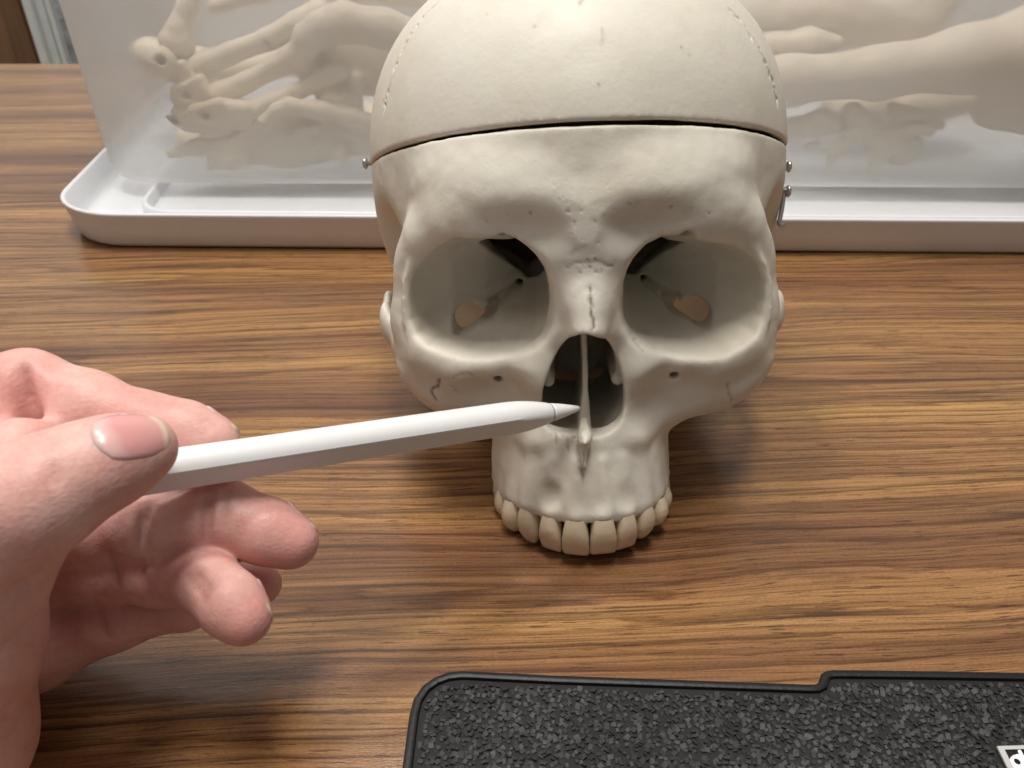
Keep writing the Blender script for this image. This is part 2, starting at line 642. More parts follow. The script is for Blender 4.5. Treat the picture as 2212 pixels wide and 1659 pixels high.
def make_frosted():
    m, nt, b = mat('frosted_plastic')
    out = [n for n in nt.nodes if n.type == 'OUTPUT_MATERIAL'][0]
    tr = node(nt, 'ShaderNodeBsdfTransparent')
    tr.inputs[0].default_value = (0.97, 0.97, 0.97, 1)
    rf = node(nt, 'ShaderNodeBsdfRefraction')
    rf.inputs['IOR'].default_value = 1.06
    rf.inputs['Roughness'].default_value = 0.40
    rf.inputs['Color'].default_value = (0.95, 0.95, 0.95, 1)
    tl = node(nt, 'ShaderNodeBsdfTranslucent')
    tl.inputs[0].default_value = (0.86, 0.86, 0.86, 1)
    df = node(nt, 'ShaderNodeBsdfDiffuse')
    df.inputs[0].default_value = (0.80, 0.80, 0.80, 1)
    gl = node(nt, 'ShaderNodeBsdfGlossy')
    gl.inputs['Roughness'].default_value = 0.35
    tc = node(nt, 'ShaderNodeTexCoord').outputs['Object']
    nrm = bump(nt, noise(nt, tc, 700, 2).outputs[0], 0.0003, 0.2)
    for s in (df, tl, gl):
        nt.links.new(nrm, s.inputs['Normal'])

    def mx(f, a, c):
        n = node(nt, 'ShaderNodeMixShader')
        if isinstance(f, float):
            n.inputs[0].default_value = f
        else:
            nt.links.new(f, n.inputs[0])
        nt.links.new(a.outputs[0], n.inputs[1])
        nt.links.new(c.outputs[0], n.inputs[2])
        return n
    see = mx(0.40, tr, rf)
    scat = mx(0.42, tl, df)
    var = ramp(nt, noise(nt, tc, 9, 2).outputs[0], [(0.3, (0.46,) * 3), (0.7, (0.55,) * 3)]).outputs[0]
    a = mx(var, see, scat)
    a = mx(0.05, a, gl)
    nt.links.new(a.outputs[0], out.inputs[0])
    return m


MAT = dict(
    bone=make_bone('bone_resin'),
    bone2=make_bone('old_bone_resin', (0.70, 0.62, 0.49), False),
    tooth=make_plain('tooth_resin', (0.64, 0.525, 0.385), 0.30, 0.5, 0, (500, 0.0003), 0.06),
    wood=make_wood(),
    skin=make_skin(),
    nail=make_nail(),
    nailtip=make_plain('nail_edge', (0.86, 0.72, 0.60), 0.3, 0.5, 0, None, 0.05),
    frosted=make_frosted(),
    white=make_plain('white_plastic', (0.70, 0.72, 0.75), 0.38, 0.5, 0, (900, 0.0002), 0.02),
    stylus=make_plain('stylus_plastic', (0.77, 0.775, 0.785), 0.34, 0.5, 0, None, 0.01),
    steel=make_plain('steel', (0.62, 0.61, 0.60), 0.22, 0.5, 1.0, None, 0.10),
    black=make_plain('black_rubber', (0.007, 0.007, 0.008), 0.45, 0.35, 0, (900, 0.0002), 0.15),
    chip=make_plain('dark_rubber', (0.034, 0.034, 0.035), 0.60, 0.45, 0, (2500, 0.0002), 0.35),
    darkpanel=make_plain('dark_panel', (0.012, 0.012, 0.013), 0.7, 0.3, 0, (1800, 0.0002), 0.2),
    print=make_plain('white_print', (0.85, 0.85, 0.86), 0.4, 0.4, 0, None, 0.01),
    silver=make_plain('silver_print', (0.62, 0.62, 0.61), 0.35, 0.5, 0.3, None, 0.03),
)

# ------------------------------------------------------------------ table and wall
bm = bmesh.new()
yb = onz(100, 137, 0)[1]
TX0, TX1, TY0 = -900.0, 900.0, -60.0
prof = [(0, 0), (3, 0.0), (5.5, -1.0), (7, -3.5), (7, -30)]


def slab(bm, x0, x1, y0, y1, zt, zb, bev):
    rings = []
    for (o, z) in ((bev * 1.0, 0.0), (bev * 0.3, -bev * 0.3), (0, -bev), (0, zb - zt)):
        rings.append([bm.verts.new((x, y, zt + z)) for x, y in ((x0 + o, y0 + o), (x1 - o, y0 + o), (x1 - o, y1 - o), (x0 + o, y1 - o))])
    bm.faces.new(rings[0])
    for a, b in zip(rings[:-1], rings[1:]):
        for i in range(4):
            bm.faces.new((a[i], a[(i + 1) % 4], b[(i + 1) % 4], b[i]))
    bm.faces.new(rings[-1][::-1])


slab(bm, TX0, TX1, TY0, yb, 0, -32, 3)
bm_mm('table_top', bm, MAT['wood'], kind='structure')

# far wall with a wooden door edge, a pale frame and a grey speckled panel
wy = yb + 520
wall_m = make_plain('wall_paint', (0.75, 0.74, 0.72), 0.8, 0.2)
bm = bmesh.new()
slab_pts = [(-1700, wy + 60, -800), (1700, wy + 60, -800), (1700, wy + 60, 1500), (-1700, wy + 60, 1500)]
vs = [bm.verts.new(p) for p in slab_pts]
vs2 = [bm.verts.new((p[0], p[1] + 60, p[2])) for p in slab_pts]
bm.faces.new(vs)
bm.faces.new(vs2[::-1])
for i in range(4):
    bm.faces.new((vs[i], vs2[i], vs2[(i + 1) % 4], vs[(i + 1) % 4]))
wall = bm_mm('wall', bm, wall_m, kind='structure')


def wall_strip(name, px0, px1, depth, m, y=None):
    y = wy if y is None else y
    t = lambda px: (CAMP + ray(px, 60) * ((y - CAMP[1]) / ray(px, 60)[1]))[0]
    x0, x1 = t(px0), t(px1)
    b_ = bmesh.new()
    bmesh.ops.create_cube(b_, size=1.0, matrix=Matrix.Translation(((x0 + x1) / 2, y + depth / 2, -380)) @ Matrix.Diagonal((abs(x1 - x0), depth, 900, 1)))
    bmesh.ops.bevel(b_, geom=b_.edges[:], offset=min(5, abs(x1 - x0) * 0.12), segments=2, affect='EDGES')
    return bm_mm(name, b_, m, parent=wall)


mdoor, nt, b = mat('door_wood')
tc = node(nt, 'ShaderNodeTexCoord').outputs['Object']
nz = noise(nt, mapping(nt, tc, (60, 60, 3)), 1.0, 4, 0.6)
nt.links.new(ramp(nt, nz.outputs[0], [(0.3, (0.09, 0.042, 0.018)), (0.7, (0.19, 0.095, 0.042))]).outputs[0], b.inputs['Base Color'])
b.inputs['Roughness'].default_value = 0.45
mpanel, nt, b = mat('speckled_panel')
tc = node(nt, 'ShaderNodeTexCoord').outputs['Object']
nz = noise(nt, tc, 22, 5, 0.65)
nt.links.new(ramp(nt, nz.outputs[0], [(0.36, (0.17, 0.175, 0.185)), (0.56, (0.34, 0.345, 0.35)), (0.66, (0.50, 0.51, 0.50))]).outputs[0], b.inputs['Base Color'])
nt.links.new(bump(nt, nz.outputs[0], 0.02, 0.6), b.inputs['Normal'])
mframe = make_plain('frame_paint', (0.50, 0.52, 0.50), 0.45, 0.4)
wall_strip('door', -330, 62, 30, mdoor, wy + 4)
wall_strip('door_frame', 63, 82, 40, mframe, wy - 8)
wall_strip('door_frame', 83, 112, 30, mframe, wy + 8)
wall_strip('door_frame', 113, 122, 40, mframe, wy - 4)
wall_strip('wall_panel', 123, 420, 30, mpanel, wy + 12)

# ------------------------------------------------------------------ skull
HS = 0.65 / QUAL
SK = NAS - np.array([0, 0, 0])
skull = empty('skull_model', W(np.array([0., 60., -50.])) * np.array([1, 1, 0]),
              label='cream anatomical skull model without lower jaw, resting on the wooden table', category='skull')


def P2(lst, conv, yfun):
    out = []
    for u, v in lst:
        px, py = conv(u, v)
        y = 5.0
        if yfun is None:
            s = sat(px, py, float(np.interp(v, [150, 350, 700], [-9.5, -6, -0.5])))
            out.append((s[0], s[2]))
            continue
        for _ in range(3):
            s = sat(px, py, y)
            y = yfun(abs(s[0]))
        out.append((s[0], s[2]))
    return np.array(out)


def yrim(ax_):
    return np.interp(ax_, [0, 10, 18, 30, 40, 48, 55, 60], [6, 7, 3, 3.5, 7, 14, 21, 26])


orbL = P2([(700, 225), (850, 243), (1080, 252), (1170, 232), (1300, 275), (1430, 365), (1530, 470), (1610, 600), (1655, 760), (1665, 900),
           (1640, 1080), (1580, 1210), (1470, 1320), (1300, 1390), (1050, 1430), (800, 1420), (600, 1370), (440, 1290), (325, 1175), (268, 1030),
           (252, 860), (255, 690), (290, 560), (385, 425), (525, 300)],
          lambda u, v: (850.3 + u * .19845, 466.3 + v * .19845), yrim)
orbR = P2([(850, 220), (980, 273), (1150, 288), (1350, 325), (1490, 410), (1570, 530), (1605, 680), (1605, 860), (1580, 1020), (1515, 1170), (1400, 1290),
           (1240, 1390), (1000, 1430), (750, 1412), (520, 1360), (360, 1270), (260, 1170), (200, 1050), (175, 880), (190, 720), (230, 590), (285, 490),
           (420, 350), (575, 268), (710, 242)],
          lambda u, v: (1316.7 + u * .19839, 466.3 + v * .19839), yrim)
nasal = P2([(690, 160), (790, 190), (900, 225), (980, 330), (1050, 470), (1105, 620), (1130, 760), (1135, 900), (1120, 1030), (1085, 1130), (1000, 1215),
            (880, 1262), (690, 1270), (480, 1262), (330, 1230), (260, 1160), (232, 1010), (235, 850), (255, 740), (300, 620), (360, 500), (430, 400), (500, 300), (600, 200)],
           lambda u, v: (1124.7 + u * .19848, 685.8 + v * .19848), None)
nasal[:, 0] += 0.0


def build_skull():
    F = Field((-80, -15, -73), (80, 182, 45), HS)
    EC, ER = (-0.8, 86, 22), (71.2, 91, 68.5)
    F.op(sup(EC, ER), 'add', 0.1)
    # inner cavity with a stepped floor
    inn = sup((-0.8, 86.5, 22), (66.2, 85.5, 63.5))
    fos = ell((62, 42, -14), (15, 20, 28), True)[0]

    def cav(x, y, z):
        fl = np.interp(y.ravel(), [0, 40, 50, 58, 100, 112, 185], [13, 13, 4, -18, -20, -34, -30]).astype(f32).reshape(y.shape)
        d = inn[0](x, y, z)
        e = fl - z
        hh = np.maximum(6 - np.abs(d - e), 0) / 6
        return np.maximum(np.maximum(d, e) + hh * hh * 1.5, 4.0 - fos(x, y, z))
    # frontal bone, brow, glabella
    F.op(ell((-SX, 9, 11), (17, 13.2, 9)), 'add', 10)
    chain(F, [(5, 7.6, 14.5, 9.0), (12, 7.8, 17.0, 9.2), (20, 9.2, 19.0, 9.0), (29, 12.4, 20.5, 8.0), (36, 15.8, 21.5, 6)], 12, 'add', True)
    chain(F, [(14, 7.6, 12.8, 3.8), (24, 7.6, 13.8, 3.5), (30, 8.0, 13.8, 3.5), (36, 10, 13.0, 3.8), (43.5, 15.8, 8.5, 4.6), (47.2, 20.6, 0, 5.2), (48.2, 22, -10, 5.4)], 9, 'add', True)
    F.op(ell((17, -8.6, 11.5), (10, 6.0, 4.0), True), 'sub', 8)
    # temporal fossa
    F.op(ell((62, 42, -14), (15, 20, 28), True), 'sub', 10)
    F.op(ell((46, 42, -30), (17, 22, 22), True), 'sub', 6)
    F.op(ell((40, 66, -48), (30, 34, 16), True), 'sub', 8)
    # upper jaw: arch-shaped block
    ac, ry = 27.0, 33.5

    def arch(x, y, z):
        rx = np.interp(z.ravel(), [-72, -60, -50, -40, -30], [28.8, 28.3, 27.2, 25.4, 24]).astype(f32).reshape(z.shape)
        ry_ = np.interp(z.ravel(), [-72, -62, -50, -42, -34], [35.2, 34.0, 31.2, 29.5, 27]).astype(f32).reshape(z.shape)
        xo = np.interp(y.ravel(), [-8, 4, 16], [0.8, 1.2, 2.0]).astype(f32).reshape(y.shape)
        q = np.sqrt(((x + xo) / rx) ** 2 + ((np.minimum(y, ac) - ac) / ry_) ** 2) + 1e-5
        d = (q - 1) * 26
        d = np.maximum(d, np.maximum(y - 48, np.maximum(-70.3 - z, z + 26)))
        return d
    F.op((arch, (-31, -9, -71), (31, 48, -26)), 'add', 5)
    # palate hollow
    F.op(ell((0, 30, -73), (20.5, 29, 14)), 'sub', 3)
    # cheeks
    F.op(ell((18.5, 24, -34), (23, 21.5, 17), True), 'add', 8)
    chain(F, [(27, 17, -35.5, 8.5), (38, 19, -33.5, 9.2), (46, 22.5, -31, 9.0)], 9, 'add', True)
    chain(F, [(46.5, 22, -28, 8.6), (48.3, 22.8, -18, 6.6), (48.3, 22.6, -8, 5.4)], 9, 'add', True)
    F.op(ell((39.5, 20, -36), (9.5, 8.5, 8), True), 'add', 6)
    # lower orbital rim
    chain(F, [(14, 7.5, -14, 3.5), (19, 7, -21.8, 3.5), (27, 6.5, -26.2, 3.6), (36, 8.5, -26.0, 4.0), (43.5, 14, -22.5, 5.2), (47.5, 20, -16, 5.4)], 8, 'add', True)
    # cheek arch
    chain(F, [(51, 27, -28, 4.6), (58.5, 35, -26.5, 3.6), (64.2, 44, -21.8, 3.2), (65.5, 56, -20.5, 3.2), (63, 70, -22, 3.4), (60, 82, -24, 4.6)], 2.5, 'add', True, (0.42, 1, 1.45))
    # nose bridge
    chain(F, [(0, 8, 6, 10), (0, 5, -4, 8.6), (0, 2.5, -15, 8.6)], 6)
    chain(F, [(0, 0.5, 2, 4.0), (0, -4, -7, 3.8), (0, -7.2, -14, 4.2)], 5)
    chain(F, [(9, 7, -6, 4.0), (11.2, 5, -16, 3.8), (14, 3.5, -27, 4.0), (15.8, 2.8, -37, 4.0), (14.5, 2.5, -46, 3.4)], 6, 'add', True)
    # hollow under the rim (canine fossa)
    F.op(ell((24.5, -2.6, -38.5), (12, 8, 9), True), 'sub', 6)
    F.op(ell((8, -12.2, -56), (6, 4.5, 8), True), 'sub', 4)
    # root bulges and dips above the teeth
    for tx, ty, w_ in ARCH_ROOTS:
        n2 = np.array([tx / 28.5 ** 2, (ty - ac) / 34.0 ** 2])
        n2 /= np.linalg.norm(n2)
        bx, by = tx + n2[0] * -0.75, ty + n2[1] * -0.75
        F.op(cap((bx, by, -67.6), (bx - n2[0] * 2.6, by - n2[1] * 2.6, -53 + w_), 2.9, 1.2), 'add', 2.6)
    for tx, ty, tz, r_ in ((-12.3, -5.2, -62.5, 2.3), (-5.0, -9.8, -62.0, 2.4), (4.2, -9.6, -61.5, 2.4), (11.8, -6.2, -62.5, 2.6), (-0.4, -9.6, -63.5, 1.5)):
        F.op(ell((tx * 0.98, ty - 0.55, tz), (r_ * 1.15, r_ * 0.75, r_ * 1.35)), 'sub', 3.0)
    # orbits: thin walls, then the hollow
    for sgn, poly in ((-1, orbL), (1, orbR)):
        pts = poly
        c0 = pts.mean(0)
        latr = np.clip((np.abs(pts[:, 0]) - 20) / 8, 0, 1)
        pts = pts + np.stack([0 * latr, np.where(pts[:, 1] > c0[1], -0.9 * latr + 0.3 * (1 - latr), -1.4)], 1)
        c0 = pts.mean(0)
        ap = np.array([sgn * 17.0, -4.0])
        d2 = poly2(pts - c0)

        def orb(x, y, z, c0=c0, ap=ap, d2=d2):
            yr = np.interp(np.abs(x).ravel(), [0, 10, 18, 30, 40, 48, 55, 60], [6, 7, 3, 3.5, 7, 14, 21, 26]).astype(f32).reshape(x.shape)
            t = (y - yr) / 47.0
            tt = np.clip(t, 0, 0.985)
            s = (1 - tt ** 1.55) ** 0.85
            s = np.where(t < 0, 1 + np.minimum(-t * 0.45, 0.12), s)
            s = np.maximum(s, 0.10)
            lam = (tt ** 1.15)
            u = (x - (c0[0] + (ap[0] - c0[0]) * lam)) / s
            v = (z - (c0[1] + (ap[1] - c0[1]) * lam)) / s
            d = d2(u.astype(f32), v.astype(f32)) * s - 0.8
            return np.maximum(d, y - 50)
        lo = (pts[:, 0].min() - 7, -12, pts[:, 1].min() - 7)
        hi = (pts[:, 0].max() + 7, 51, pts[:, 1].max() + 7)
        shell = lambda x, y, z, o_=orb: np.maximum(o_(x, y, z) - 1.8, np.maximum(11 - y, y - 46))
        if sgn < 0:
            lo1, hi1 = lo, (-7.5, hi[1], hi[2])
        else:
            lo1, hi1 = (7.5, lo[1], lo[2]), hi
        F.op((shell, lo1, hi1), 'add', 2)
        F.op((orb, lo, hi), 'sub', 1.5)
    F.op((cav, (-72, 0, -40), (72, 176, 60)), 'sub', 0.1)
    # openings at the back of the orbits
    for sg in (-1, 1):
        sof = poly2(rnd(np.array([(31.4, 4.6), (18.6, -8.4), (13.0, -7), (10.0, 3), (18, 12), (31.4, 13)]) * (sg, 1), 1))
        F.op((lambda x, y, z, q=sof: np.maximum(q(x + 0 * y, z + 0 * y), np.maximum(26 - y, y - 78)), (-31 if sg < 0 else 9, 26, -8), (-9 if sg < 0 else 31, 78, 14)), 'sub', 0.6)
        iof = np.array([(40.2, -17.6), (39.5, -14.5), (36.5, -13.2), (33.5, -14.2), (31.5, -15.8), (29.5, -14.6), (26.6, -14.0), (26.8, -16.4), (28.6, -18.2), (32.5, -18.8), (35.5, -20.6), (38.6, -21.2)])
        if sg > 0:
            iof = iof * (0.97, 1) + (-0.5, -0.3)
        q_ = poly2(rnd(iof * (sg, 1), 1))
        F.op((lambda x, y, z, q=q_: np.maximum(q(x + 0 * y, z + 0 * y), np.maximum(17 - y, y - 46)), (-42 if sg < 0 else 25, 17, -23), (-25 if sg < 0 else 42, 46, -12)), 'sub', 0.6)
        F.op(cap((sg * 20.8, 36, -10.2), (sg * 19, 62, -10), 1.2, 1.2), 'sub', 0.6)
        el_ = ell((sg * 19, 57, 1.5), (16, 22, 12))
        F.op((lambda x, y, z, q=el_[0]: np.maximum(q(x, y, z), (5.2 + 1.016 * (np.abs(x) - 31.4) - z + 0 * y) * 0.7), el_[1], el_[2]), 'sub', 0.6)
        # small foramina
        f_ = sat(1075, 823, 3) if sg < 0 else sat(1457, 816, 3)
        F.op(cap((f_[0], -2, f_[2] - 0.6), (f_[0], 9, f_[2] + 1.4), 1.3, 1.2), 'sub', 0.9)
        # notch in the upper rim
        n_ = sat(1086, 512, 3) if sg < 0 else sat(1482, 509, 3)
        F.op(cap((n_[0], -6, n_[2] - 0.2), (n_[0], 16, n_[2] + 0.6), 1.2 if sg < 0 else 2.0, 1.2), 'sub', 1.0)
    # nose opening
    nd = poly2(rnd(nasal, 1))
    nc = nasal.mean(0)

    def nose(x, y, z):
        yy = np.clip((y - 4) / 50, 0, 1)
        s = 1 + 0.22 * np.sin(np.minimum(yy * 6, 1) * 1.57) - 0.30 * yy
        return np.maximum(nd((x - nc[0]) / s + nc[0], (z - nc[1] + 0 * y) / s + nc[1]), y - 62)
    F.op((nose, (-18, -16, -54), (18, 62, -6)), 'sub', 0.8)
    F.op(ell((0, 66, -30), (26, 9, 30)), 'add', 4)
    F.op(ell((34, 71, -24), (22, 8, 24), True), 'add', 4)
    # partition, spine, turbinates
    mx_ = float(sat(1263, 850, -2)[0])

    def sept(x, y, z):
        xm = mx_ + 0.7 * np.sin((z + 46) / 32 * 3.1) - (z + 30) * 0.006
        front = np.interp(z.ravel(), [-50, -46, -41, -34, -14, 0], [-2, 0.0, 4.5, 8.0, 9.0, 7.0]).astype(f32).reshape(z.shape)
        return np.maximum(np.abs(x - xm) - (0.8 + np.maximum(0, -36 - z) * 0.10), np.maximum(front - y, np.maximum(y - 40, np.maximum(z + 6, -50 - z))))
    F.op((sept, (-4, -6, -50), (4, 40, -6)), 'add', 0.9)
    sp = sat(1265, 962, -10)
    F.op(cap((sp[0], -0.5, -41.5), (sp[0], -5.6, -44.4), 1.1, 1.9, False, (1.05, 1, 0.9)), 'add', 1.4)
    F.op(cap((sp[0], -5.6, -44.4), (sp[0] + 0.2, -9.2, sp[2] + 0.2), 1.9, 0.5, False, (1.05, 1, 0.9)), 'add', 0.8)
    F.op(cap((sp[0] - 0.3, -6.6, -46.5), (sp[0] - 0.5, -7.2, -53), 1.3, 0.7), 'add', 2.6)
    for sg in (-1, 1):
        F.op(cap((sg * 11.5 + mx_, 9.5, -26.0), (sg * 11.5 + mx_, 36, -26.0), 2.3, 2.3, False, (1, 1, 2.9)), 'add', 1.4)
        F.op(cap((sg * 10.0 + mx_, 8.6, -32.4), (sg * 10.0 + mx_, 36, -32.4), 1.9, 1.9), 'add', 1.6)
        F.op(cap((sg * 12.6 + mx_, 6, -35.6), (sg * 12.6 + mx_, 40, -35.6), 1.9, 1.9), 'sub', 1.0)
        F.op(cap((sg * 28, 36, -14.8), (sg * 21, 44, -11.5), 2.2, 1.2), 'sub', 2.5)
    # fill beneath: pterygoid plates and base, condyles, mastoids
    chain(F, [(13, 50, -60, 2.4), (14, 54, -40, 3.2), (16, 58, -24, 4)], 3, 'add', True)
    F.op(ell((47, 104, -42), (9, 12, 17), True), 'add', 6)
    F.op(ell((0, 128, -44), (15, 18, 20)), 'sub', 4)
    # cut for the lift-off cap
    F.op((lambda x, y, z: (37.0 - 0.150 * (y + 1) - z) * 0.99 + 0 * x, (-85, -20, -10), (85, 190, 60)), 'sub', 0.7)
    return F


# tooth list: x, y, width, height, kind, tilt
TEETH = [
    (-4.5, -7.0, 8.0, 12.2, 'inc', -1), (3.4, -7.0, 7.9, 11.9, 'inc', 1),
    (-11.6, -4.4, 6.7, 12.0, 'inc', -3), (10.0, -4.4, 6.7, 11.7, 'inc', 3),
    (-17.9, 0.3, 7.4, 12.2, 'can', -4), (15.6, 0.4, 7.2, 11.2, 'can', 5),
    (-22.2, 6.6, 6.9, 10.6, 'pre', -2), (19.4, 6.8, 6.9, 9.4, 'pre', 3),
    (-24.8, 13.4, 6.9, 9.4, 'pre', 0), (21.6, 13.6, 6.9, 8.6, 'pre', 0),
    (-26.6, 22.0, 10.0, 8.0, 'mol', 0), (23.0, 22.0, 10.0, 7.6, 'mol', 0),
    (-27.6, 32.0, 9.6, 6.8, 'mol', 0), (24.2, 32.0, 9.6, 6.6, 'mol', 0),
]
ARCH_ROOTS = [(t[0], t[1], (3.5 if t[4] == 'can' else 0)) for t in TEETH[:10]]


def crack_line(P, poly, w):
    """distance in the x-z plane from points P to a polyline"""
    best = np.full(len(P), 99.0)
    for a, b in zip(poly[:-1], poly[1:]):
        a = np.array(a)
        b = np.array(b)
        e = b - a
        q = P[:, [0, 2]] - a
        t = np.clip((q @ e) / (e @ e + 1e-9), 0, 1)
        best = np.minimum(best, np.linalg.norm(q - t[:, None] * e, axis=1))
    return np.exp(-(best / w) ** 2)


F = build_skull()
V, Q = F.mesh(1)
N_ = vnormals(V, Q)
front = (N_[:, 1] < -0.15) & (V[:, 1] < 30)
V = V + N_ * (0.16 * noise3(V, 7.0) + 0.10 * noise3(V, 3.2))[:, None] * (V[:, 1:2] < 60)
crk = np.zeros(len(V))
jit = np.stack([noise3(V + 31, 1.6), 0 * V[:, 0], noise3(V + 77, 1.6)], 1) * 0.7
PJ = V + jit


def px_line(l, y):
    return [tuple(sat(a, b, y)[[0, 2]]) for a, b in l]


for l, y, w_, s_ in (
        ([(1273, 618), (1277, 640), (1275, 662), (1278, 700)], -7, 0.34, 1.0),
        ([(1226, 568), (1240, 560), (1262, 557), (1290, 560), (1318, 570)], -1, 0.42, 0.55),
        ([(1232, 545), (1262, 528)], -3, 0.5, 0.3),
        ([(956, 806), (952, 822), (940, 834), (936, 842), (943, 858)], 11, 0.42, 1.0),
        ([(962, 808), (990, 798), (1030, 794)], 8, 0.30, 0.45),
        ([(976, 826), (990, 842)], 8, 0.25, 0.5),
        ([(1564, 818), (1572, 840), (1571, 850), (1580, 862)], 11, 0.36, 0.5),
        ([(1262, 985), (1259, 1000), (1261, 1036)], -9, 0.30, 0.55),
        ([(1362, 712), (1374, 738), (1382, 744)], 5, 0.30, 0.5),
        ([(1196, 934), (1200, 962)], -3, 0.5, 0.55),
        ([(1222, 950), (1226, 975)], -5, 0.4, 0.5),
):
    g_ = crack_line(PJ, px_line(l, y), w_) * front * s_
    crk = np.maximum(crk, g_)
# scattered pits at the brow and cheek
pr_ = random.Random(5)
for n_, (cx, cy, sx_, sy_), y in ((5, (1262, 475, 50, 30), -5), (16, (1268, 566, 46, 10), -2), (4, (1110, 450, 80, 22), 0), (5, (1430, 450, 80, 22), 0), (7, (1225, 945, 36, 24), -5)):
    for _ in range(n_):
        s = sat(pr_.gauss(cx, sx_ * 0.6), pr_.gauss(cy, sy_ * 0.6), y)
        r_ = pr_.uniform(0.25, 0.50)
        dd = np.hypot(V[:, 0] - s[0], V[:, 2] - s[2])
        crk = np.maximum(crk, np.exp(-(dd / r_) ** 2) * front * pr_.uniform(0.25, 0.8))
V = V - N_ * (crk * 0.45)[:, None]
pitted = (np.exp(-((V[:, 0] / 30) ** 2 + ((V[:, 2] - 13) / 13) ** 2)) + 0.8 * np.exp(-((V[:, 0] / 9) ** 2 + ((V[:, 2] + 2) / 8) ** 2))
          + 0.5 * np.exp(-(((np.abs(V[:, 0]) - 30) / 12) ** 2 + ((V[:, 2] + 29) / 4) ** 2)) + 0.6 * np.exp(-((V[:, 0] / 14) ** 2 + ((V[:, 2] + 52) / 7) ** 2))) * front
cranium = obj_mm('cranium', W(V), Q, MAT['bone'], skull)
for nm, arr in (('crack', np.clip(crk * 0.9, 0, 1)), ('pitted', np.clip(pitted, 0, 1))):
    a_ = cranium.data.attributes.new(nm, 'FLOAT', 'POINT')
    a_.data.foreach_set('value', arr.astype(np.float32))

# lift-off cap
F = Field((-78, -10, -12), (78, 182, 96), 0.65 / QUAL)
F.op(sup((-0.8, 86, 22), (71.5, 91.3, 68.7)), 'add', 0.1)
F.op(sup((-0.8, 86.5, 22), (66.2, 85.5, 63.5)), 'sub', 0.1)
thin = sup((-0.8, 86, 22), (69.0, 88.8, 66.2))
F.op((lambda x, y, z: np.maximum(thin[0](x, y, z), z - (42.5 - 0.158 * (y + 1))), thin[1], thin[2]), 'sub', 0.4)
F.op((lambda x, y, z: (z - (38.0 - 0.158 * (y + 1) + 0.004 * (x + 0))) + 0 * x, (-85, -20, -20), (85, 190, 60)), 'sub', 0.7)
rs = random.Random(3)


def on_cap(px, py):
    """where a line of sight meets the cap's outer ellipsoid, skull frame"""
    o_ = S(CAMP)
    d_ = S(CAMP + ray(px, py)) - o_
    fn_ = sup((-0.8, 86, 22), (71.5, 91.3, 68.7))[0]
    t_ = np.linspace(120, 320, 2001)
    P_ = o_ + t_[:, None] * d_
    v_ = fn_(P_[:, 0], P_[:, 1], P_[:, 2])
    k_ = int(np.argmax(v_ < 0)) if (v_ < 0).any() else int(np.argmin(v_))
    return P_[k_]


suture = []
for line in ([(830, 238), (838, 200), (850, 158), (866, 116), (886, 76), (912, 38), (946, 6)], [(1566, 6), (1600, 46), (1630, 92), (1653, 136), (1670, 180), (1680, 222)]):
    P_ = np.array([on_cap(*p) for p in line])
    tt_ = np.linspace(0, len(P_) - 1, 90)
    C3 = np.stack([np.interp(tt_, np.arange(len(P_)), P_[:, k_]) for k_ in range(3)], 1)
    suture.append(C3)
    for c_ in C3:
        w1 = np.array([rs.uniform(-.3, .3), rs.uniform(-1.3, 1.3), rs.uniform(-.9, .9)])
        w2 = np.array([0, rs.uniform(-1.1, 1.1), rs.uniform(-.8, .8)])
        F.op(cap(c_ + w1, c_ + w1 + w2, rs.uniform(0.25, 0.5), 0.3), 'sub', 0.3)
V, Q = F.mesh(1)
N_ = vnormals(V, Q)
V = V + N_ * (0.14 * noise3(V, 9.0))[:, None]
capo = obj_mm('calvaria', W(V), Q, MAT['bone'], skull, label='lifted skull cap above the cut line')
c2 = np.zeros(len(V))
for l, y, w_, s_ in (([(1300, 62), (1302, 85), (1296, 100)], 6, 0.4, 0.30), ([(1258, 0), (1250, 18)], 18, 0.5, 0.5)):
    c2 = np.maximum(c2, crack_line(V, px_line(l, y), w_) * (N_[:, 1] < 0.2) * (V[:, 1] < 60) * s_)
for _ in range(5):
    s = sat(rs.uniform(1000, 1540), rs.uniform(10, 250), 6)
    c2 = np.maximum(c2, np.exp(-(np.hypot(V[:, 0] - s[0], V[:, 2] - s[2]) / rs.uniform(0.25, 0.4)) ** 2) * (N_[:, 1] < 0.2) * (V[:, 1] < 60) * rs.uniform(0.3, 0.7))
cor = np.zeros(len(V))
for C3 in suture:
    for c_ in C3[::2]:
        cor = np.maximum(cor, np.exp(-(((V - c_) ** 2).sum(1)) / 1.2))
cor = cor * (noise3(V, 1.2) > 0.2)
for nm, arr in (('crack', np.clip(np.maximum(c2, cor * 0.35), 0, 1)), ('pitted', np.zeros(len(V)))):
    a_ = capo.data.attributes.new(nm, 'FLOAT', 'POINT')
    a_.data.foreach_set('value', arr.astype(np.float32))


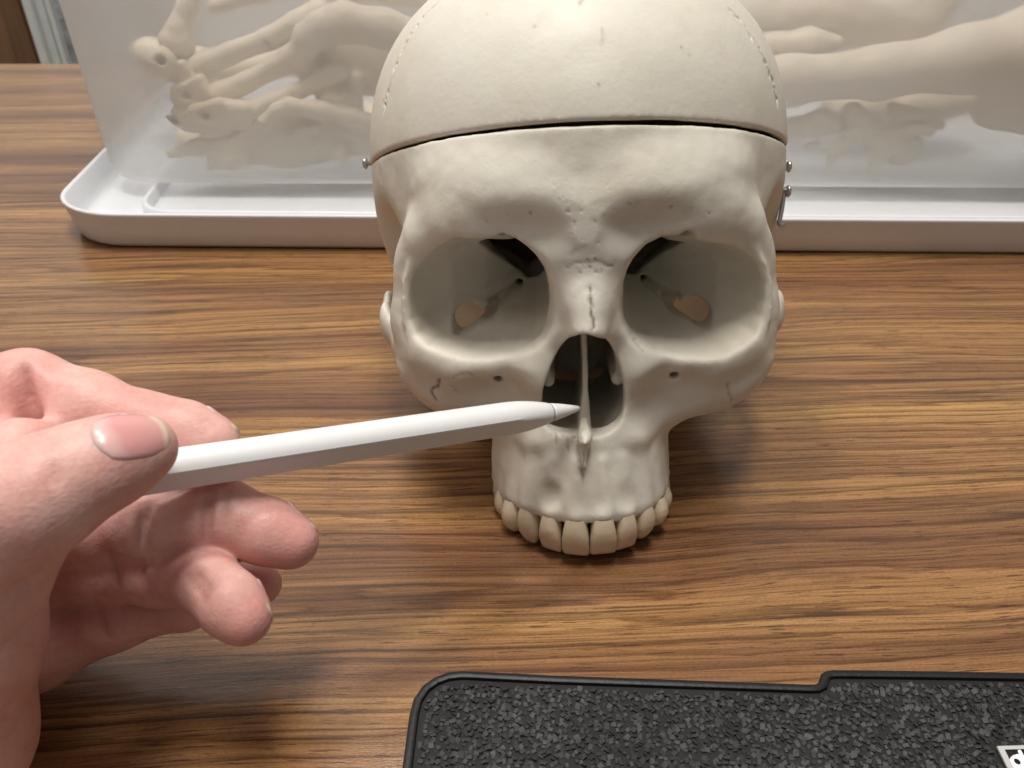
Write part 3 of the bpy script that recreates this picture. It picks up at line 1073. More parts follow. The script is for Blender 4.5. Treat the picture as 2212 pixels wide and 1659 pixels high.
# teeth
def tooth_mesh(w, hgt, kind):
    prof = dict(
        inc=([0, .15, .35, .55, .75, .88, .96, 1.0], [.70, .80, .91, .98, 1.0, 1.0, .97, .84], [.95, 1.0, .98, .84, .60, .42, .32, .16]),
        can=([0, .15, .35, .55, .72, .86, .95, 1.0], [.72, .84, .97, 1.0, .92, .72, .50, .16], [1.0, 1.06, 1.06, .98, .80, .58, .38, .12]),
        pre=([0, .15, .35, .55, .75, .88, .96, 1.0], [.74, .86, .98, 1.0, .93, .78, .58, .26], [1.15, 1.25, 1.32, 1.28, 1.10, .86, .62, .28]),
        mol=([0, .15, .35, .55, .75, .88, .96, 1.0], [.80, .90, .99, 1.0, .97, .90, .76, .45], [.95, 1.02, 1.06, 1.05, 1.0, .9, .76, .45]))[kind]
    seg = 20
    V_, Q_ = [], []
    dep = 6.8 if kind in ('inc', 'can') else 7.4
    if kind == 'mol':
        dep = 10.0
    tt = np.linspace(0, 1, 15) ** 0.85
    for t in tt:
        ww = np.interp(t, prof[0], prof[1]) * w / 2
        dd = np.interp(t, prof[0], prof[2]) * dep / 2
        yo = -0.9 * math.sin(t * 2.4) + (1.3 * t * t if kind in ('inc', 'can') else 0)
        for i in range(seg):
            a = 2 * math.pi * i / seg
            ca, sa = math.cos(a), math.sin(a)
            n_ = 3.0 if kind == 'inc' else 2.5
            V_.append((ww * math.copysign(abs(ca) ** (2 / n_), ca), dd * math.copysign(abs(sa) ** (2 / n_), sa) + yo, -t * hgt))
    for r in range(len(tt) - 1):
        for i in range(seg):
            j = (i + 1) % seg
            Q_.append((r * seg + i, (r + 1) * seg + i, (r + 1) * seg + j, r * seg + j))
    top = len(V_)
    V_.append((0, V_[-1][1] * 0 - 0.2 + (0.9 if kind in ('inc', 'can') else 0), -hgt * 1.012))
    base = (len(tt) - 1) * seg
    tri = [(base + i, top, top, base + (i + 1) % seg) for i in range(seg)]
    return np.array(V_), np.array(Q_), tri


for (x, y, w_, h_, kind, tilt) in TEETH:
    Vt, Qt, tri = tooth_mesh(w_, h_, kind)
    n2 = np.array([x / 28.5 ** 2, (y - 27) / 34.0 ** 2])
    n2 /= np.linalg.norm(n2)
    # local -y faces outward
    ang = math.atan2(n2[0], -n2[1])
    tl = math.radians(tilt)
    Vt = Vt + 0.05 * np.stack([noise3(Vt + x * 9, 2.0), noise3(Vt + x * 5 + 20, 2.0), 0 * Vt[:, 0]], 1)
    X = Vt[:, 0] * math.cos(tl) - (Vt[:, 2]) * math.sin(tl)
    Z = Vt[:, 0] * math.sin(tl) + Vt[:, 2] * math.cos(tl)
    Y = Vt[:, 1]
    xx = X * math.cos(ang) - Y * math.sin(ang) * 1.0
    yy = X * math.sin(ang) + Y * math.cos(ang)
    ins = 3.0 if kind != 'mol' else 4.3
    P = np.stack([x + xx - n2[0] * (ins - 1.9), y + yy - n2[1] * (ins - 1.9), -68.9 + Z * 1.05], 1)
    me_v = W(P) * 1e-3 - np.array(skull.location)
    me = bpy.data.meshes.new('tooth')
    me.from_pydata([tuple(v) for v in me_v], [], [tuple(q) for q in Qt] + [(a, b, d) for a, b, c, d in tri])
    for p in me.polygons:
        p.use_smooth = True
    put('tooth', me, MAT['tooth'], cranium)


def lathe(bm, p0, direction, prof, seg=16):
    d = Vector(direction).normalized()
    q = d.to_track_quat('Z', 'Y')
    rings = []
    for (z, r) in prof:
        rings.append([bm.verts.new(Vector(p0) + q @ Vector((r * math.cos(2 * math.pi * i / seg), r * math.sin(2 * math.pi * i / seg), z))) for i in range(seg)])
    for a, b in zip(rings[:-1], rings[1:]):
        for i in range(seg):
            bm.faces.new((a[i], a[(i + 1) % seg], b[(i + 1) % seg], b[i]))
    bm.faces.new(rings[0])
    bm.faces.new(rings[-1][::-1])


def tube(bm, pts, r, seg=8):
    pts = [Vector(p) for p in pts]
    rings = []
    for i, p in enumerate(pts):
        t = (pts[min(i + 1, len(pts) - 1)] - pts[max(i - 1, 0)]).normalized()
        q = t.to_track_quat('Z', 'Y')
        rings.append([bm.verts.new(p + q @ Vector((r * math.cos(2 * math.pi * k / seg), r * math.sin(2 * math.pi * k / seg), 0))) for k in range(seg)])
    for a, b in zip(rings[:-1], rings[1:]):
        for i in range(seg):
            bm.faces.new((a[i], a[(i + 1) % seg], b[(i + 1) % seg], b[i]))
    bm.faces.new(rings[0])
    bm.faces.new(rings[-1][::-1])


def pin(px, py, y, sgn):
    head = W(np.array(sat(px, py, y)))
    d = xs * -sgn
    bm = bmesh.new()
    lathe(bm, head + d * -1.2, d, [(0, 0.5), (0.15, 1.3), (0.6, 1.9), (1.1, 2.0), (1.6, 1.6), (1.9, 0.75), (8.0, 0.7)])
    return bm_mm('pin', bm, MAT['steel'], cranium, True)


pin(791, 353, 72, -1)
pin(1702, 360, 74, 1)
pin(1701, 413, 62, 1)
bm = bmesh.new()
hk = [W(np.array(sat(a, b, y))) for a, b, y in ((1686, 408, 62), (1692, 406, 62), (1693, 425, 62), (1691, 440, 62), (1688, 458, 61), (1684, 475, 60), (1682, 483, 60), (1687, 487, 60), (1694, 486, 60))]
tube(bm, hk, 0.75, 8)
bm_mm('hook', bm, MAT['steel'], cranium, True)

# ------------------------------------------------------------------ stylus
pa, pb = at(494, 997, 163), at(1052, 912, 196)
pd = (pb - pa) / np.linalg.norm(pb - pa)
# tip where the line meets column 1252
tt = np.linspace(0, 200, 4001)
L_ = pa + tt[:, None] * pd
vv = L_ - CAMP
pxs = 1106 + FPX * (vv @ RT) / (vv @ FW)
tip = L_[np.argmin(np.abs(pxs - 1252))]
butt = tip - pd * 166
sty = empty('stylus', (tip * np.array([1, 1, 1])), label='slim white tablet stylus held in the hand, its tip inside the nose opening', category='stylus')
side = np.cross(pd, np.array([0, 0, 1.0]))
side /= np.linalg.norm(side)
upv = np.cross(side, pd)


def stylus_ring(s, r, flat, seg=40):
    """flat-sided barrel: flat is the distance of the flat face from the axis"""
    out = []
    fa = math.radians(-158)
    fdir = (math.cos(fa), math.sin(fa))
    for i in range(seg):
        a = 2 * math.pi * i / seg
        x, y = r * math.cos(a), r * math.sin(a)
        d = x * fdir[0] + y * fdir[1]
        if d > flat:
            x -= (d - flat) * fdir[0]
            y -= (d - flat) * fdir[1]
        out.append(tip - pd * s + side * -x + upv * y)
    return out


def loft(rings, caps=True):
    seg = len(rings[0])
    V_ = np.array([p for r in rings for p in r])
    Q_ = [(k * seg + i, k * seg + (i + 1) % seg, (k + 1) * seg + (i + 1) % seg, (k + 1) * seg + i) for k in range(len(rings) - 1) for i in range(seg)]
    bm = bmesh.new()
    vs = [bm.verts.new(v) for v in V_]
    for q in Q_:
        bm.faces.new([vs[i] for i in q])
    if caps:
        bm.faces.new(vs[:seg])
        bm.faces.new(vs[-seg:][::-1])
    return bm


bar = [(10.15, 1.6), (10.2, 2.45), (10.35, 2.62), (11.5, 2.95), (14, 3.45), (17, 3.95), (20, 4.3), (23, 4.45), (26, 4.45), (60, 4.45), (120, 4.45), (164, 4.45), (165.6, 4.2), (166, 3.6)]
bmx = loft([stylus_ring(s, r, 3.12) for s, r in bar])
ob = bm_mm('barrel', bmx, MAT['stylus'], sty, True)
ed = ob.modifiers.new('split', 'EDGE_SPLIT')
ed.split_angle = math.radians(24)
ob = bm_mm('nib', loft([stylus_ring(s, r, 9) for s, r in ((0, 0.25), (0.25, 0.55), (0.8, 0.78), (3, 1.28), (6, 1.92), (9, 2.42), (9.6, 2.48), (9.75, 2.3), (9.8, 1.6))]), MAT['stylus'], sty, True)

bm_mm('tip_ring', loft([stylus_ring(s, r, 9) for s, r in ((9.72, 2.30), (9.74, 2.36), (10.2, 2.40), (10.22, 2.3))]), make_plain('grey_ring', (0.30, 0.30, 0.31), 0.5), sty, True)

# ------------------------------------------------------------------ hand
hand = empty('hand', (at(40, 1150, 165)), label='left hand pinching a white stylus between thumb and fingers', category='hand')


def hp(u, v, zc, r):
    return np.array([*at(u * .4962, 713.2 + v * .4962, zc), r])


def tp(px, py, zc, rpx):
    return np.array([*at(px, py, zc), rpx * zc / FPX])


thumb = [tp(316, 966, 143, 62), tp(262, 986, 140, 82), tp(165, 1026, 136, 98), tp(55, 1086, 133, 124), tp(-55, 1190, 136, 152), tp(-80, 1390, 142, 146), tp(-120, 1600, 150, 165), tp(-215, 1850, 160, 190), np.array([-175.0, 10.0, 45.0, 24.0]), np.array([-215.0, -70.0, 45.0, 30.0])]
index = [hp(925, 490, 168, 5.9), hp(800, 450, 168, 6.5), hp(620, 420, 167, 7.1), hp(380, 340, 167, 7.6), hp(120, 262, 166, 8.3), hp(-260, 440, 162, 9.0), hp(-620, 700, 158, 11.5)]
middle = [hp(1270, 925, 170, 5.9), hp(1160, 875, 170, 6.7), hp(960, 800, 170, 7.3), hp(820, 815, 169, 7.0), hp(660, 830, 168, 7.8), hp(420, 870, 172, 8.0), hp(120, 950, 178, 8.8), hp(-400, 1060, 186, 11)]
ring_ = [hp(1065, 1258, 157, 5.3), hp(1000, 1190, 158.5, 6.0), hp(900, 1095, 163, 6.0), hp(700, 1060, 170, 6.6), hp(450, 1040, 176, 7.2), hp(150, 1090, 183, 8.0), hp(-400, 1230, 190, 10)]
pinky = [hp(1135, 1105, 181, 4.9), hp(1000, 1130, 181, 5.2), hp(820, 1190, 180, 5.4), hp(500, 1265, 181, 6.4), hp(160, 1400, 182, 8.6), hp(-400, 1580, 183, 11)]
allp = np.array([p for ch in (thumb, index, middle, ring_, pinky) for p in ch])
lo = allp[:, :3].min(0) - 26
hi = allp[:, :3].max(0) + 16
FH = Field(lo, hi, 0.8 / QUAL)
FF = []
for ch, k in ((thumb, 5), (index, 4), (middle, 4), (ring_, 4), (pinky, 4)):
    G = Field(lo, hi, FH.h) if False else None
    FF.append(ch)
    tmp = Field(lo, hi, FH.h)
    chain(tmp, ch, k)
    # soft pad bulges between joints
    a, b = FH.a, tmp.a
    kk = 1.1
    hh = np.maximum(kk - np.abs(a - b), 0) / kk
    FH.a = (np.minimum(a, b) - hh * hh * kk * 0.25).astype(f32)
# palm
pc = at(-260, 1260, 172)
FH.op(ell(pc, (24, 24, 30)), 'add', 12)
FH.op(cap(at(-330, 1000, 168), at(-260, 1450, 182), 15, 16), 'add', 12)
FH.op(cap(at(-60, 1330, 176), at(-160, 1480, 172), 10, 13), 'add', 10)
# thumb bulge at the joint and creases
# the web between thumb and forefinger
FH.op(cap(tp(40, 980, 150, 1)[:3], tp(-160, 1060, 150, 1)[:3], 7, 11), 'add', 9)
FH.op(cap(tp(-140, 900, 160, 1)[:3], tp(-160, 1150, 146, 1)[:3], 11, 13), 'add', 9)
FH.op(cap(hp(85, 170, 157.0, 1)[:3], hp(165, 450, 159.0, 1)[:3], 1.2, 1.2), 'sub', 3)
FH.op(cap(hp(640, 760, 159.5, 1)[:3], hp(600, 930, 160, 1)[:3], 0.6, 0.6), 'sub', 2.0)
FH.op(cap(hp(0, 1210, 128, 1)[:3], hp(110, 1100, 131, 1)[:3], 1.0, 0.8), 'sub', 2.5)
CREASES = []
for u0, v0, u1, v1, z, r_ in ((905, 690, 880, 900, 160.5, 0.45), (930, 700, 905, 900, 160.2, 0.3), (650, 780, 630, 930, 157.5, 0.35), (615, 790, 600, 930, 157.5, 0.22), (1000, 700, 985, 860, 160, 0.16),
                              (480, 960, 520, 1110, 163, 0.3), (610, 1000, 640, 1120, 161, 0.25), (110, 150, 150, 330, 155, 0.4), (420, 1180, 470, 1330, 170, 0.3),
                              (820, 1060, 900, 1170, 154.5, 0.4), (850, 1040, 920, 1130, 155.0, 0.3),
                              (225, 580, 255, 680, 127.0, 0.12)):
    A_, B_ = hp(u0, v0, z, 1)[:3], hp(u1, v1, z, 1)[:3]
    # lay the crease on the skin
    for t0, t1 in ((0, .25), (.25, .5), (.5, .75), (.75, 1)):
        qs = []
        for t in (t0, t1):
            p_ = A_ + (B_ - A_) * t
            dr = (p_ - CAMP) / np.linalg.norm(p_ - CAMP)
            tt2 = np.linspace(-25, 30, 221)
            dd2 = FH.sample(p_ + tt2[:, None] * dr)
            k_ = int(np.argmax(dd2 < 0)) if (dd2 < 0).any() else 100
            qs.append(p_ + tt2[k_] * dr)
        if np.linalg.norm(qs[0] - qs[1]) < 8:
            FH.op(cap(qs[0], qs[1], r_, r_), 'sub', 1.1)
            CREASES.append((qs[0], qs[1], r_))
# the stylus presses into the skin
FH.op(cap(tip, butt, 4.2, 4.2), 'sub', 1.0)
V, Q = FH.mesh(2)
N_ = vnormals(V, Q)
V = V + N_ * (0.10 * noise3(V, 8.0) + 0.02 * noise3(V, 2.0))[:, None]
ho = obj_mm('hand_body', V, Q, MAT['skin'], hand)
fl = np.zeros(len(V))
for c_, r_ in ((hp(1262, 930, 165, 1), 11), (hp(1055, 1250, 153, 1), 10), (hp(1125, 1120, 178, 1), 9), (hp(330, 600, 138, 1), 8), (hp(620, 420, 167, 1), 10), (hp(760, 560, 160, 1), 8), (hp(100, 300, 164, 1), 11)):
    fl = np.maximum(fl, np.exp(-(np.linalg.norm(V - c_[:3], axis=1) / r_) ** 2))
cz = np.zeros(len(V))
for A_, B_, r_ in CREASES:
    e_ = B_ - A_
    t_ = np.clip(((V - A_) @ e_) / (e_ @ e_ + 1e-9), 0, 1)
    cz = np.maximum(cz, np.exp(-((np.linalg.norm(V - A_ - t_[:, None] * e_, axis=1)) / 0.75) ** 2) * min(1, r_ * 1.5))
a_ = ho.data.attributes.new('crease', 'FLOAT', 'POINT')
a_.data.foreach_set('value', (cz * 0.75).astype(np.float32))
a_ = ho.data.attributes.new('flush', 'FLOAT', 'POINT')
a_.data.foreach_set('value', (fl * 0.6).astype(np.float32))


def nail(center, along, normal, length, width, curve=0.0):
    """a plate laid on the skin: marched on to the hand's surface"""
    al_ = along / np.linalg.norm(along)
    nr = normal - al_ * (normal @ al_)
    nr /= np.linalg.norm(nr)
    sd = np.cross(nr, al_)
    n = 15
    top, idx = [], {}
    for i in range(n):
        for j in range(n):
            u, v = 2 * i / (n - 1) - 1, 2 * j / (n - 1) - 1
            uu = u * math.sqrt(1 - 0.42 * v * v)
            vv_ = v * math.sqrt(1 - 0.42 * u * u)
            p = center + al_ * uu * length / 2 + sd * vv_ * width / 2
            lo_, hi_ = 9.0, -9.0
            t = np.linspace(lo_, hi_, 181)
            dd = FH.sample(p + t[:, None] * nr)
            k_ = np.argmax(dd < 0)
            t0 = t[k_] if dd[k_] < 0 else 0.0
            top.append((p, t0, u, v))
    ts = np.array([t[1] for t in top]).reshape(n, n)
    for _ in range(4):
        pad = np.pad(ts, 1, mode='edge')
        ts = 0.5 * ts + 0.125 * (pad[:-2, 1:-1] + pad[2:, 1:-1] + pad[1:-1, :-2] + pad[1:-1, 2:])
    V_ = []
    for k_, (p, t0, u, v) in enumerate(top):
        edge = max(abs(u), abs(v))
        lift = 0.26 + 0.25 * max(0, -u) - 0.42 * max(0, edge - 0.80) / 0.20 * (0.15 if u > 0.8 and abs(v) < 0.85 else 1.0)
        V_.append(p + nr * (ts[k_ // n, k_ % n] + lift))
    for k_, (p, t0, u, v) in enumerate(top):
        V_.append(p + nr * (ts[k_ // n, k_ % n] - 0.7))
    Q_ = []
    for i in range(n - 1):
        for j in range(n - 1):
            a = i * n + j
            Q_.append((a, a + n, a + n + 1, a + 1))
            a += n * n
            Q_.append((a, a + 1, a + n + 1, a + n))
    rim = [(0, j) for j in range(n)] + [(i, n - 1) for i in range(1, n)] + [(n - 1, j) for j in range(n - 2, -1, -1)] + [(i, 0) for i in range(n - 2, 0, -1)]
    for (a, b), (c, d) in zip(rim, rim[1:] + rim[:1]):
        Q_.append((a * n + b, c * n + d, c * n + d + n * n, a * n + b + n * n))
    return np.array(V_), np.array(Q_)


def add_nail(*a):
    V_, Q_ = nail(*a)
    bm = bmesh.new()
    vs = [bm.verts.new(v) for v in V_]
    for q in Q_:
        bm.faces.new([vs[i] for i in q])
    o = bm_mm('nail', bm, MAT['nail'], hand, True)
    at2 = o.data.attributes.new('along', 'FLOAT', 'POINT')
    uu = np.repeat(np.linspace(0, 1, 15), 15)
    at2.data.foreach_set('value', np.concatenate([uu, uu]).astype(np.float32))
    return o


toc = -FW


def finger_nail(ch, t, nrm, length, width, lift=0.0):
    a, b = ch[0][:3], ch[1][:3]
    if np.linalg.norm(a - b) < 8:
        b = ch[2][:3]
    d = (a - b) / np.linalg.norm(a - b)
    add_nail(a + d * t, d, nrm, length, width)


finger_nail(thumb, -2.4, toc * 0.95 + UP * 0.36, 12.6, 10.2)
finger_nail(middle, -1.0, UP * 0.80 + FW * 0.6, 10.0, 9.0)
finger_nail(index, 0.2, UP * 0.80 + FW * 0.50 + RT * 0.2, 9.0, 8.0)
finger_nail(ring_, -1.0, UP * 0.5 + RT * 0.45 + FW * 0.75, 9.5, 8.5)

# ------------------------------------------------------------------ tray lid
TRZ = 21.0
fl_ = onz(240, 537, 0)
fr_ = onz(2212, 552, 0)
ty = (fr_ - fl_)[:2]
tyaw = math.atan2(ty[1], ty[0])
rimL = onz(114, 428, TRZ)
tray_o = np.array([rimL[0], fl_[1] - 3.0])     # near left corner of the rim box
print('tray', fl_, fr_, tyaw, rimL, tray_o)


def rrect(x0, y0, x1, y1, r, seg=8):
    pts = []
    for cx, cy, a0 in ((x1 - r, y0 + r, -90), (x1 - r, y1 - r, 0), (x0 + r, y1 - r, 90), (x0 + r, y0 + r, 180)):
        for i in range(seg + 1):
            a = math.radians(a0 + 90 * i / seg)
            pts.append((cx + r * math.cos(a), cy + r * math.sin(a)))
    return pts


TWX, TWY, FLARE = 640.0, 400.0, 0.18


def placed(pts, z):
    c, s = math.cos(tyaw), math.sin(tyaw)
    fl = lambda x, y: x - FLARE * (y - 25) * (1 - x / TWX)
    return [(tray_o[0] + fl(x, y) * c - y * s, tray_o[1] + fl(x, y) * s + y * c, z) for x, y in pts]


lid = empty('plastic_tray', (tray_o[0] + 320, tray_o[1] + 200, 0), label='shallow white plastic tray with rounded corners under the frosted bin', category='tray')


def tray_ring(o, z, r):
    return placed(rrect(o, o, TWX - o, TWY - o, max(r - o, 2)), z)


rings = [tray_ring(7.5, 0.4, 40), tray_ring(5.5, 0.9, 40), tray_ring(4.2, 2.6, 40), tray_ring(2.6, 10, 40), tray_ring(0.4, 19.0, 40), tray_ring(0.0, 20.2, 40), tray_ring(0.4, 20.9, 40), tray_ring(1.3, 21.2, 40), tray_ring(2.3, 20.9, 40), tray_ring(2.9, 20.0, 40),
         tray_ring(4.6, 10, 40), tray_ring(6.0, 5.5, 40), tray_ring(7.5, 4.2, 40), tray_ring(10, 3.6, 40)]
bm = bmesh.new()
RV = [[bm.verts.new(p) for p in r] for r in rings]
n_ = len(RV[0])
for a, b in zip(RV[:-1], RV[1:]):
    for i in range(n_):
        bm.faces.new((a[i], a[(i + 1) % n_], b[(i + 1) % n_], b[i]))
bm.faces.new(RV[0][::-1])
bm.faces.new(RV[-1])
bm_mm('tray_body', bm, MAT['white'], lid, True)
# raised seat ridge of the lid
bm = bmesh.new()
rr = [placed(rrect(o + 12, o + 3, TWX - o, TWY - o, 22), z) for o, z in ((27, 3.2), (27.6, 10.5), (28.4, 11.4), (29.6, 11.4), (30.4, 10.5), (31, 3.2))]
RV = [[bm.verts.new(p) for p in r] for r in rr]
for a, b in zip(RV[:-1], RV[1:]):
    for i in range(n_):
        bm.faces.new((a[i], a[(i + 1) % n_], b[(i + 1) % n_], b[i]))
bm_mm('ridge', bm, MAT['white'], lid, True)

# ------------------------------------------------------------------ frosted bin
bl = onz(300, 392, 6)
bx0, by0 = 10.0, onz(1000, 400, 12)[1] - tray_o[1]
print('bin', bl, by0)
binn = empty('storage_bin', (tray_o[0] + 320, tray_o[1] + 200, 6), label='frosted translucent plastic storage bin filled with loose model bones', category='storage bin')
BH = 230.0
bm = bmesh.new()
rings = []
prev = None
for z, o in ((12.0, 8), (12.4, 4.5), (14.0, 2.0), (17, 0.8), (22, 0.0), (40, -0.6), (80, -1.6), (140, -3.0), (BH, -6), (BH + 3, -12), (BH + 5, -12)):
    rings.append([bm.verts.new(p) for p in placed(rrect(bx0 + o, by0 + o, TWX - bx0 - o, TWY - 25 - o, 30 + o * -0.3, 10), z)])
n_ = len(rings[0])
for a, b in zip(rings[:-1], rings[1:]):
    for i in range(n_):
        bm.faces.new((a[i], a[(i + 1) % n_], b[(i + 1) % n_], b[i]))
bm.faces.new(rings[0][::-1])
bm_mm('bin_wall', bm, MAT['frosted'], binn, True)


# ------------------------------------------------------------------ bones inside the bin
def bone(name, label, prims, h, parts=None, m='bone2', wob=0.5):
    los = np.min([np.array(p[0][1]) for p in prims], 0) - 4
    his = np.max([np.array(p[0][2]) for p in prims], 0) + 4
    G = Field(los, his, h / QUAL)
    for p, mode, k in prims:
        G.op(p, mode, k)
    V_, Q_ = G.mesh(1)
    N2 = vnormals(V_, Q_)
    V_ = V_ + N2 * (wob * noise3(V_, 9.0) + wob * 0.4 * noise3(V_, 4))[:, None]
    return V_, Q_


def simple_bone(name, label, cat_, prims, h=1.5, wob=0.5):
    V_, Q_ = bone(name, label, prims, h, wob=wob)
    c = V_.mean(0)
    c[2] = V_[:, 2].min()
    me = raw_mesh(name, (V_ - c) * 1e-3, Q_)
    o = put(name, me, MAT['bone2'])
    o.location = c * 1e-3
    o['label'] = label
    o['category'] = cat_
    return o


FY = tray_o[1] + by0          # y of the bin's front wall foot


def bp(px, py, back):
    """a point seen at a pixel, `back` mm behind the bin's front wall"""
    d = ray(px, py)
    for _ in range(4):
        pass
    t = (FY + back - CAMP[1]) / d[1]
    p = CAMP + d * t
    return p


def ch(pts, k=4, mode='add', s=(1, 1, 1)):
    return [(cap(p[:3], q[:3], p[3], q[3], False, s), mode, k) for p, q in zip(pts[:-1], pts[1:])]


def b4(px, py, back, r):
    return np.array([*bp(px, py, back), r])


def rbox(c, hs, r, deg):
    """rounded block turned in the picture-parallel plane"""
    c = [float(v) for v in c]
    ca, sa = math.cos(math.radians(deg)), math.sin(math.radians(deg))

    def fn(x, y, z):
        u = (x - c[0]) * ca + (z - c[2]) * sa
        w = -(x - c[0]) * sa + (z - c[2]) * ca
        a, b_, d = np.abs(u) - hs[0] + r, np.abs(y - c[1]) - hs[1] + r, np.abs(w) - hs[2] + r
        o = np.sqrt(np.maximum(a, 0) ** 2 + np.maximum(b_, 0) ** 2 + np.maximum(d, 0) ** 2)
        return o + np.minimum(np.maximum(a, np.maximum(b_, d)), 0) - r
    m_ = hs[0] + hs[2]
    return fn, [c[0] - m_, c[1] - hs[1], c[2] - m_], [c[0] + m_, c[1] + hs[1], c[2] + m_]


# foot skeleton
foot = empty('foot_skeleton', bp(480, 250, 30) * np.array([1, 1, 0]) + np.array([0, 0, 7]), label='articulated foot bones with long toe bones, left end of the bin', category='bone')


def foot_part(name, prims, h=1.0, wob=0.4):
    V_, Q_ = bone(name, '', prims, h, wob=wob)
    return obj_mm(name, V_, Q_, MAT['bone2'], foot)


foot_part('toe_bone', ch([b4(428, 146, 22, 8.0), b4(448, 136, 23, 6.8), b4(500, 115, 26, 5.8), b4(580, 84, 30, 6.0), b4(645, 52, 33, 7.4), b4(690, 28, 36, 8.0)], 3))
foot_part('toe_bone', ch([b4(455, 216, 16, 8.2), b4(478, 204, 17, 7.0), b4(530, 178, 20, 5.8), b4(590, 148, 23, 5.6), b4(632, 122, 25, 7.0), b4(660, 106, 27, 8.6)], 3))
foot_part('toe_bone', ch([b4(556, 240, 12, 7), b4(590, 224, 13, 5.4), b4(640, 198, 16, 4.6), b4(700, 170, 20, 5.0), b4(735, 150, 23, 6.4)], 3))
foot_part('toe_bone', ch([b4(372, 88, 22, 7.5), b4(392, 96, 22, 7), b4(388, 62, 24, 6.2), b4(404, 20, 27, 5.4), b4(425, -40, 30, 5.4)], 4))
foot_part('ankle_bone', [(cap(bp(349, 131, 10), bp(372, 150, 22), 8.0, 7.4), 'add', 2), (cap(bp(344, 127, 0), bp(352, 133, 10), 2.8, 2.2), 'sub', 1.5)], 0.9)
foot_part('ankle_bone', [(rbox(bp(403, 160, 18), (6.5, 7, 7.5), 2.5, 32), 'add', 2)], 0.9)
foot_part('ankle_bone', [(rbox(bp(424, 196, 14), (9.5, 8, 7.5), 2.5, 24), 'add', 2), (ell(bp(397, 210, 15), (7.5, 8, 7.5)), 'add', 5), (cap(bp(403, 205, 0), bp(404, 206, 8), 2.2, 2.0), 'sub', 2)], 0.9)
foot_part('ankle_bone', [(rbox(bp(466, 252, 12), (11, 9, 11), 4, 12), 'add', 2), (ell(bp(412, 250, 14), (11, 9, 10)), 'add', 6), (cap(bp(440, 246, -2), bp(446, 250, 6), 2.8, 2.4), 'sub', 2)], 1.0)
foot_part('ankle_bone', [(rbox(bp(520, 246, 12), (10, 8, 8.5), 4, -8), 'add', 2)], 1.0)
bm = bmesh.new()
tube(bm, [bp(362, 250, 5), bp(374, 261, 5), bp(382, 268, 5)], 1.5)
bm_mm('spring', bm, make_plain('grey_wire', (0.16, 0.17, 0.18), 0.4, 0.5, 0.6), foot, True)
bm = bmesh.new()
tube(bm, [bp(571, 80, 16), bp(578, 94, 16), bp(588, 104, 17)], 0.9)
bm_mm('spring', bm, bpy.data.materials['grey_wire'], foot, True)

# hip bone with a rolled rim, in the middle
pr = ch([b4(642, 118, 20, 7), b4(668, 82, 20, 8), b4(700, 60, 20, 9), b4(745, 48, 20, 10), b4(830, 62, 20, 10), b4(930, 95, 22, 11), b4(1050, 110, 26, 11)], 6)
pr += [(cap(bp(672, 112, 38), bp(760, 110, 46), 9, 13, False, (1, 0.25, 1)), 'add', 6),
       (cap(bp(690, 160, 40), bp(860, 150, 52), 11, 17, False, (1, 0.25, 1)), 'add', 6)]
pr += ch([b4(655, 130, 24, 6), b4(672, 165, 26, 5), b4(705, 195, 25, 5.2), b4(718, 225, 22, 7), b4(742, 232, 20, 5.5)], 6)
pr += ch([b4(885, 175, 24, 10), b4(905, 165, 24, 10)], 6)
pr += ch([b4(772, 170, 34, 4), b4(768, 215, 26, 3.2), b4(775, 250, 22, 4)], 5)
simple_bone('hip_bone', 'broad curved hip bone with a thick rolled rim, beside the skull cap', 'bone', pr, 1.1, 0.4)

# low blade bone with processes
pr = ch([b4(368, 332, 12, 3), b4(420, 318, 12, 4), b4(480, 285, 12, 4.2), b4(520, 258, 13, 4.2), b4(548, 236, 14, 2.6)], 5)
pr += ch([b4(452, 364, 8, 1.8), b4(470, 332, 9, 4.8), b4(488, 305, 11, 5.4)], 6)
pr += ch([b4(500, 348, 7, 5.2), b4(503, 325, 8, 4.6), b4(515, 305, 9, 4), b4(545, 287, 10, 4.5), b4(572, 262, 10, 4.6)], 4)
pr += ch([b4(500, 350, 7, 5), b4(526, 345, 8, 3.2), b4(535, 310, 9, 3)], 4)
pr += ch([b4(556, 318, 14, 5), b4(585, 306, 16, 11), b4(640, 296, 19, 12), b4(700, 288, 21, 10), b4(780, 292, 22, 7), b4(900, 320, 24, 7)], 8, 'add', (1, 0.4, 1))
pr += ch([b4(572, 262, 8, 4.4), b4(600, 240, 9, 4.6), b4(628, 230, 10, 5.0), b4(700, 240, 11, 5.0), b4(760, 254, 13, 5.4), b4(900, 300, 18, 7)], 4)
pr += ch([b4(640, 282, 9, 1.6), b4(690, 275, 10, 1.6)], 4) + ch([b4(630, 300, 8, 1.4), b4(680, 288, 9, 1.4)], 4)
pr += ch([b4(700, 235, 16, 3.5), b4(610, 222, 18, 2.6), b4(578, 220, 18, 2.4)], 4)
pr += ch([b4(735, 330, 14, 5), b4(750, 362, 12, 1.8)], 6)
simple_bone('shoulder_blade', 'ridged blade bone with pointed processes lying low in the bin left of the skull', 'bone', pr, 1.1, 0.5)

# long bone on the right
pr = ch([b4(1560, 184, 30, 14), b4(1700, 174, 24, 13), b4(1900, 156, 18, 13.5), b4(2080, 128, 14, 17), b4(2230, 115, 14, 25), b4(2420, 130, 20, 32)], 10)
pr += ch([b4(2120, 248, 16, 4), b4(2160, 235, 16, 9), b4(2260, 220, 18, 17), b4(2420, 240, 24, 22)], 14)
simple_bone('thigh_bone', 'large smooth long bone with a flared end, pressed against the bin right of the skull', 'bone', pr, 1.6, 0.35)

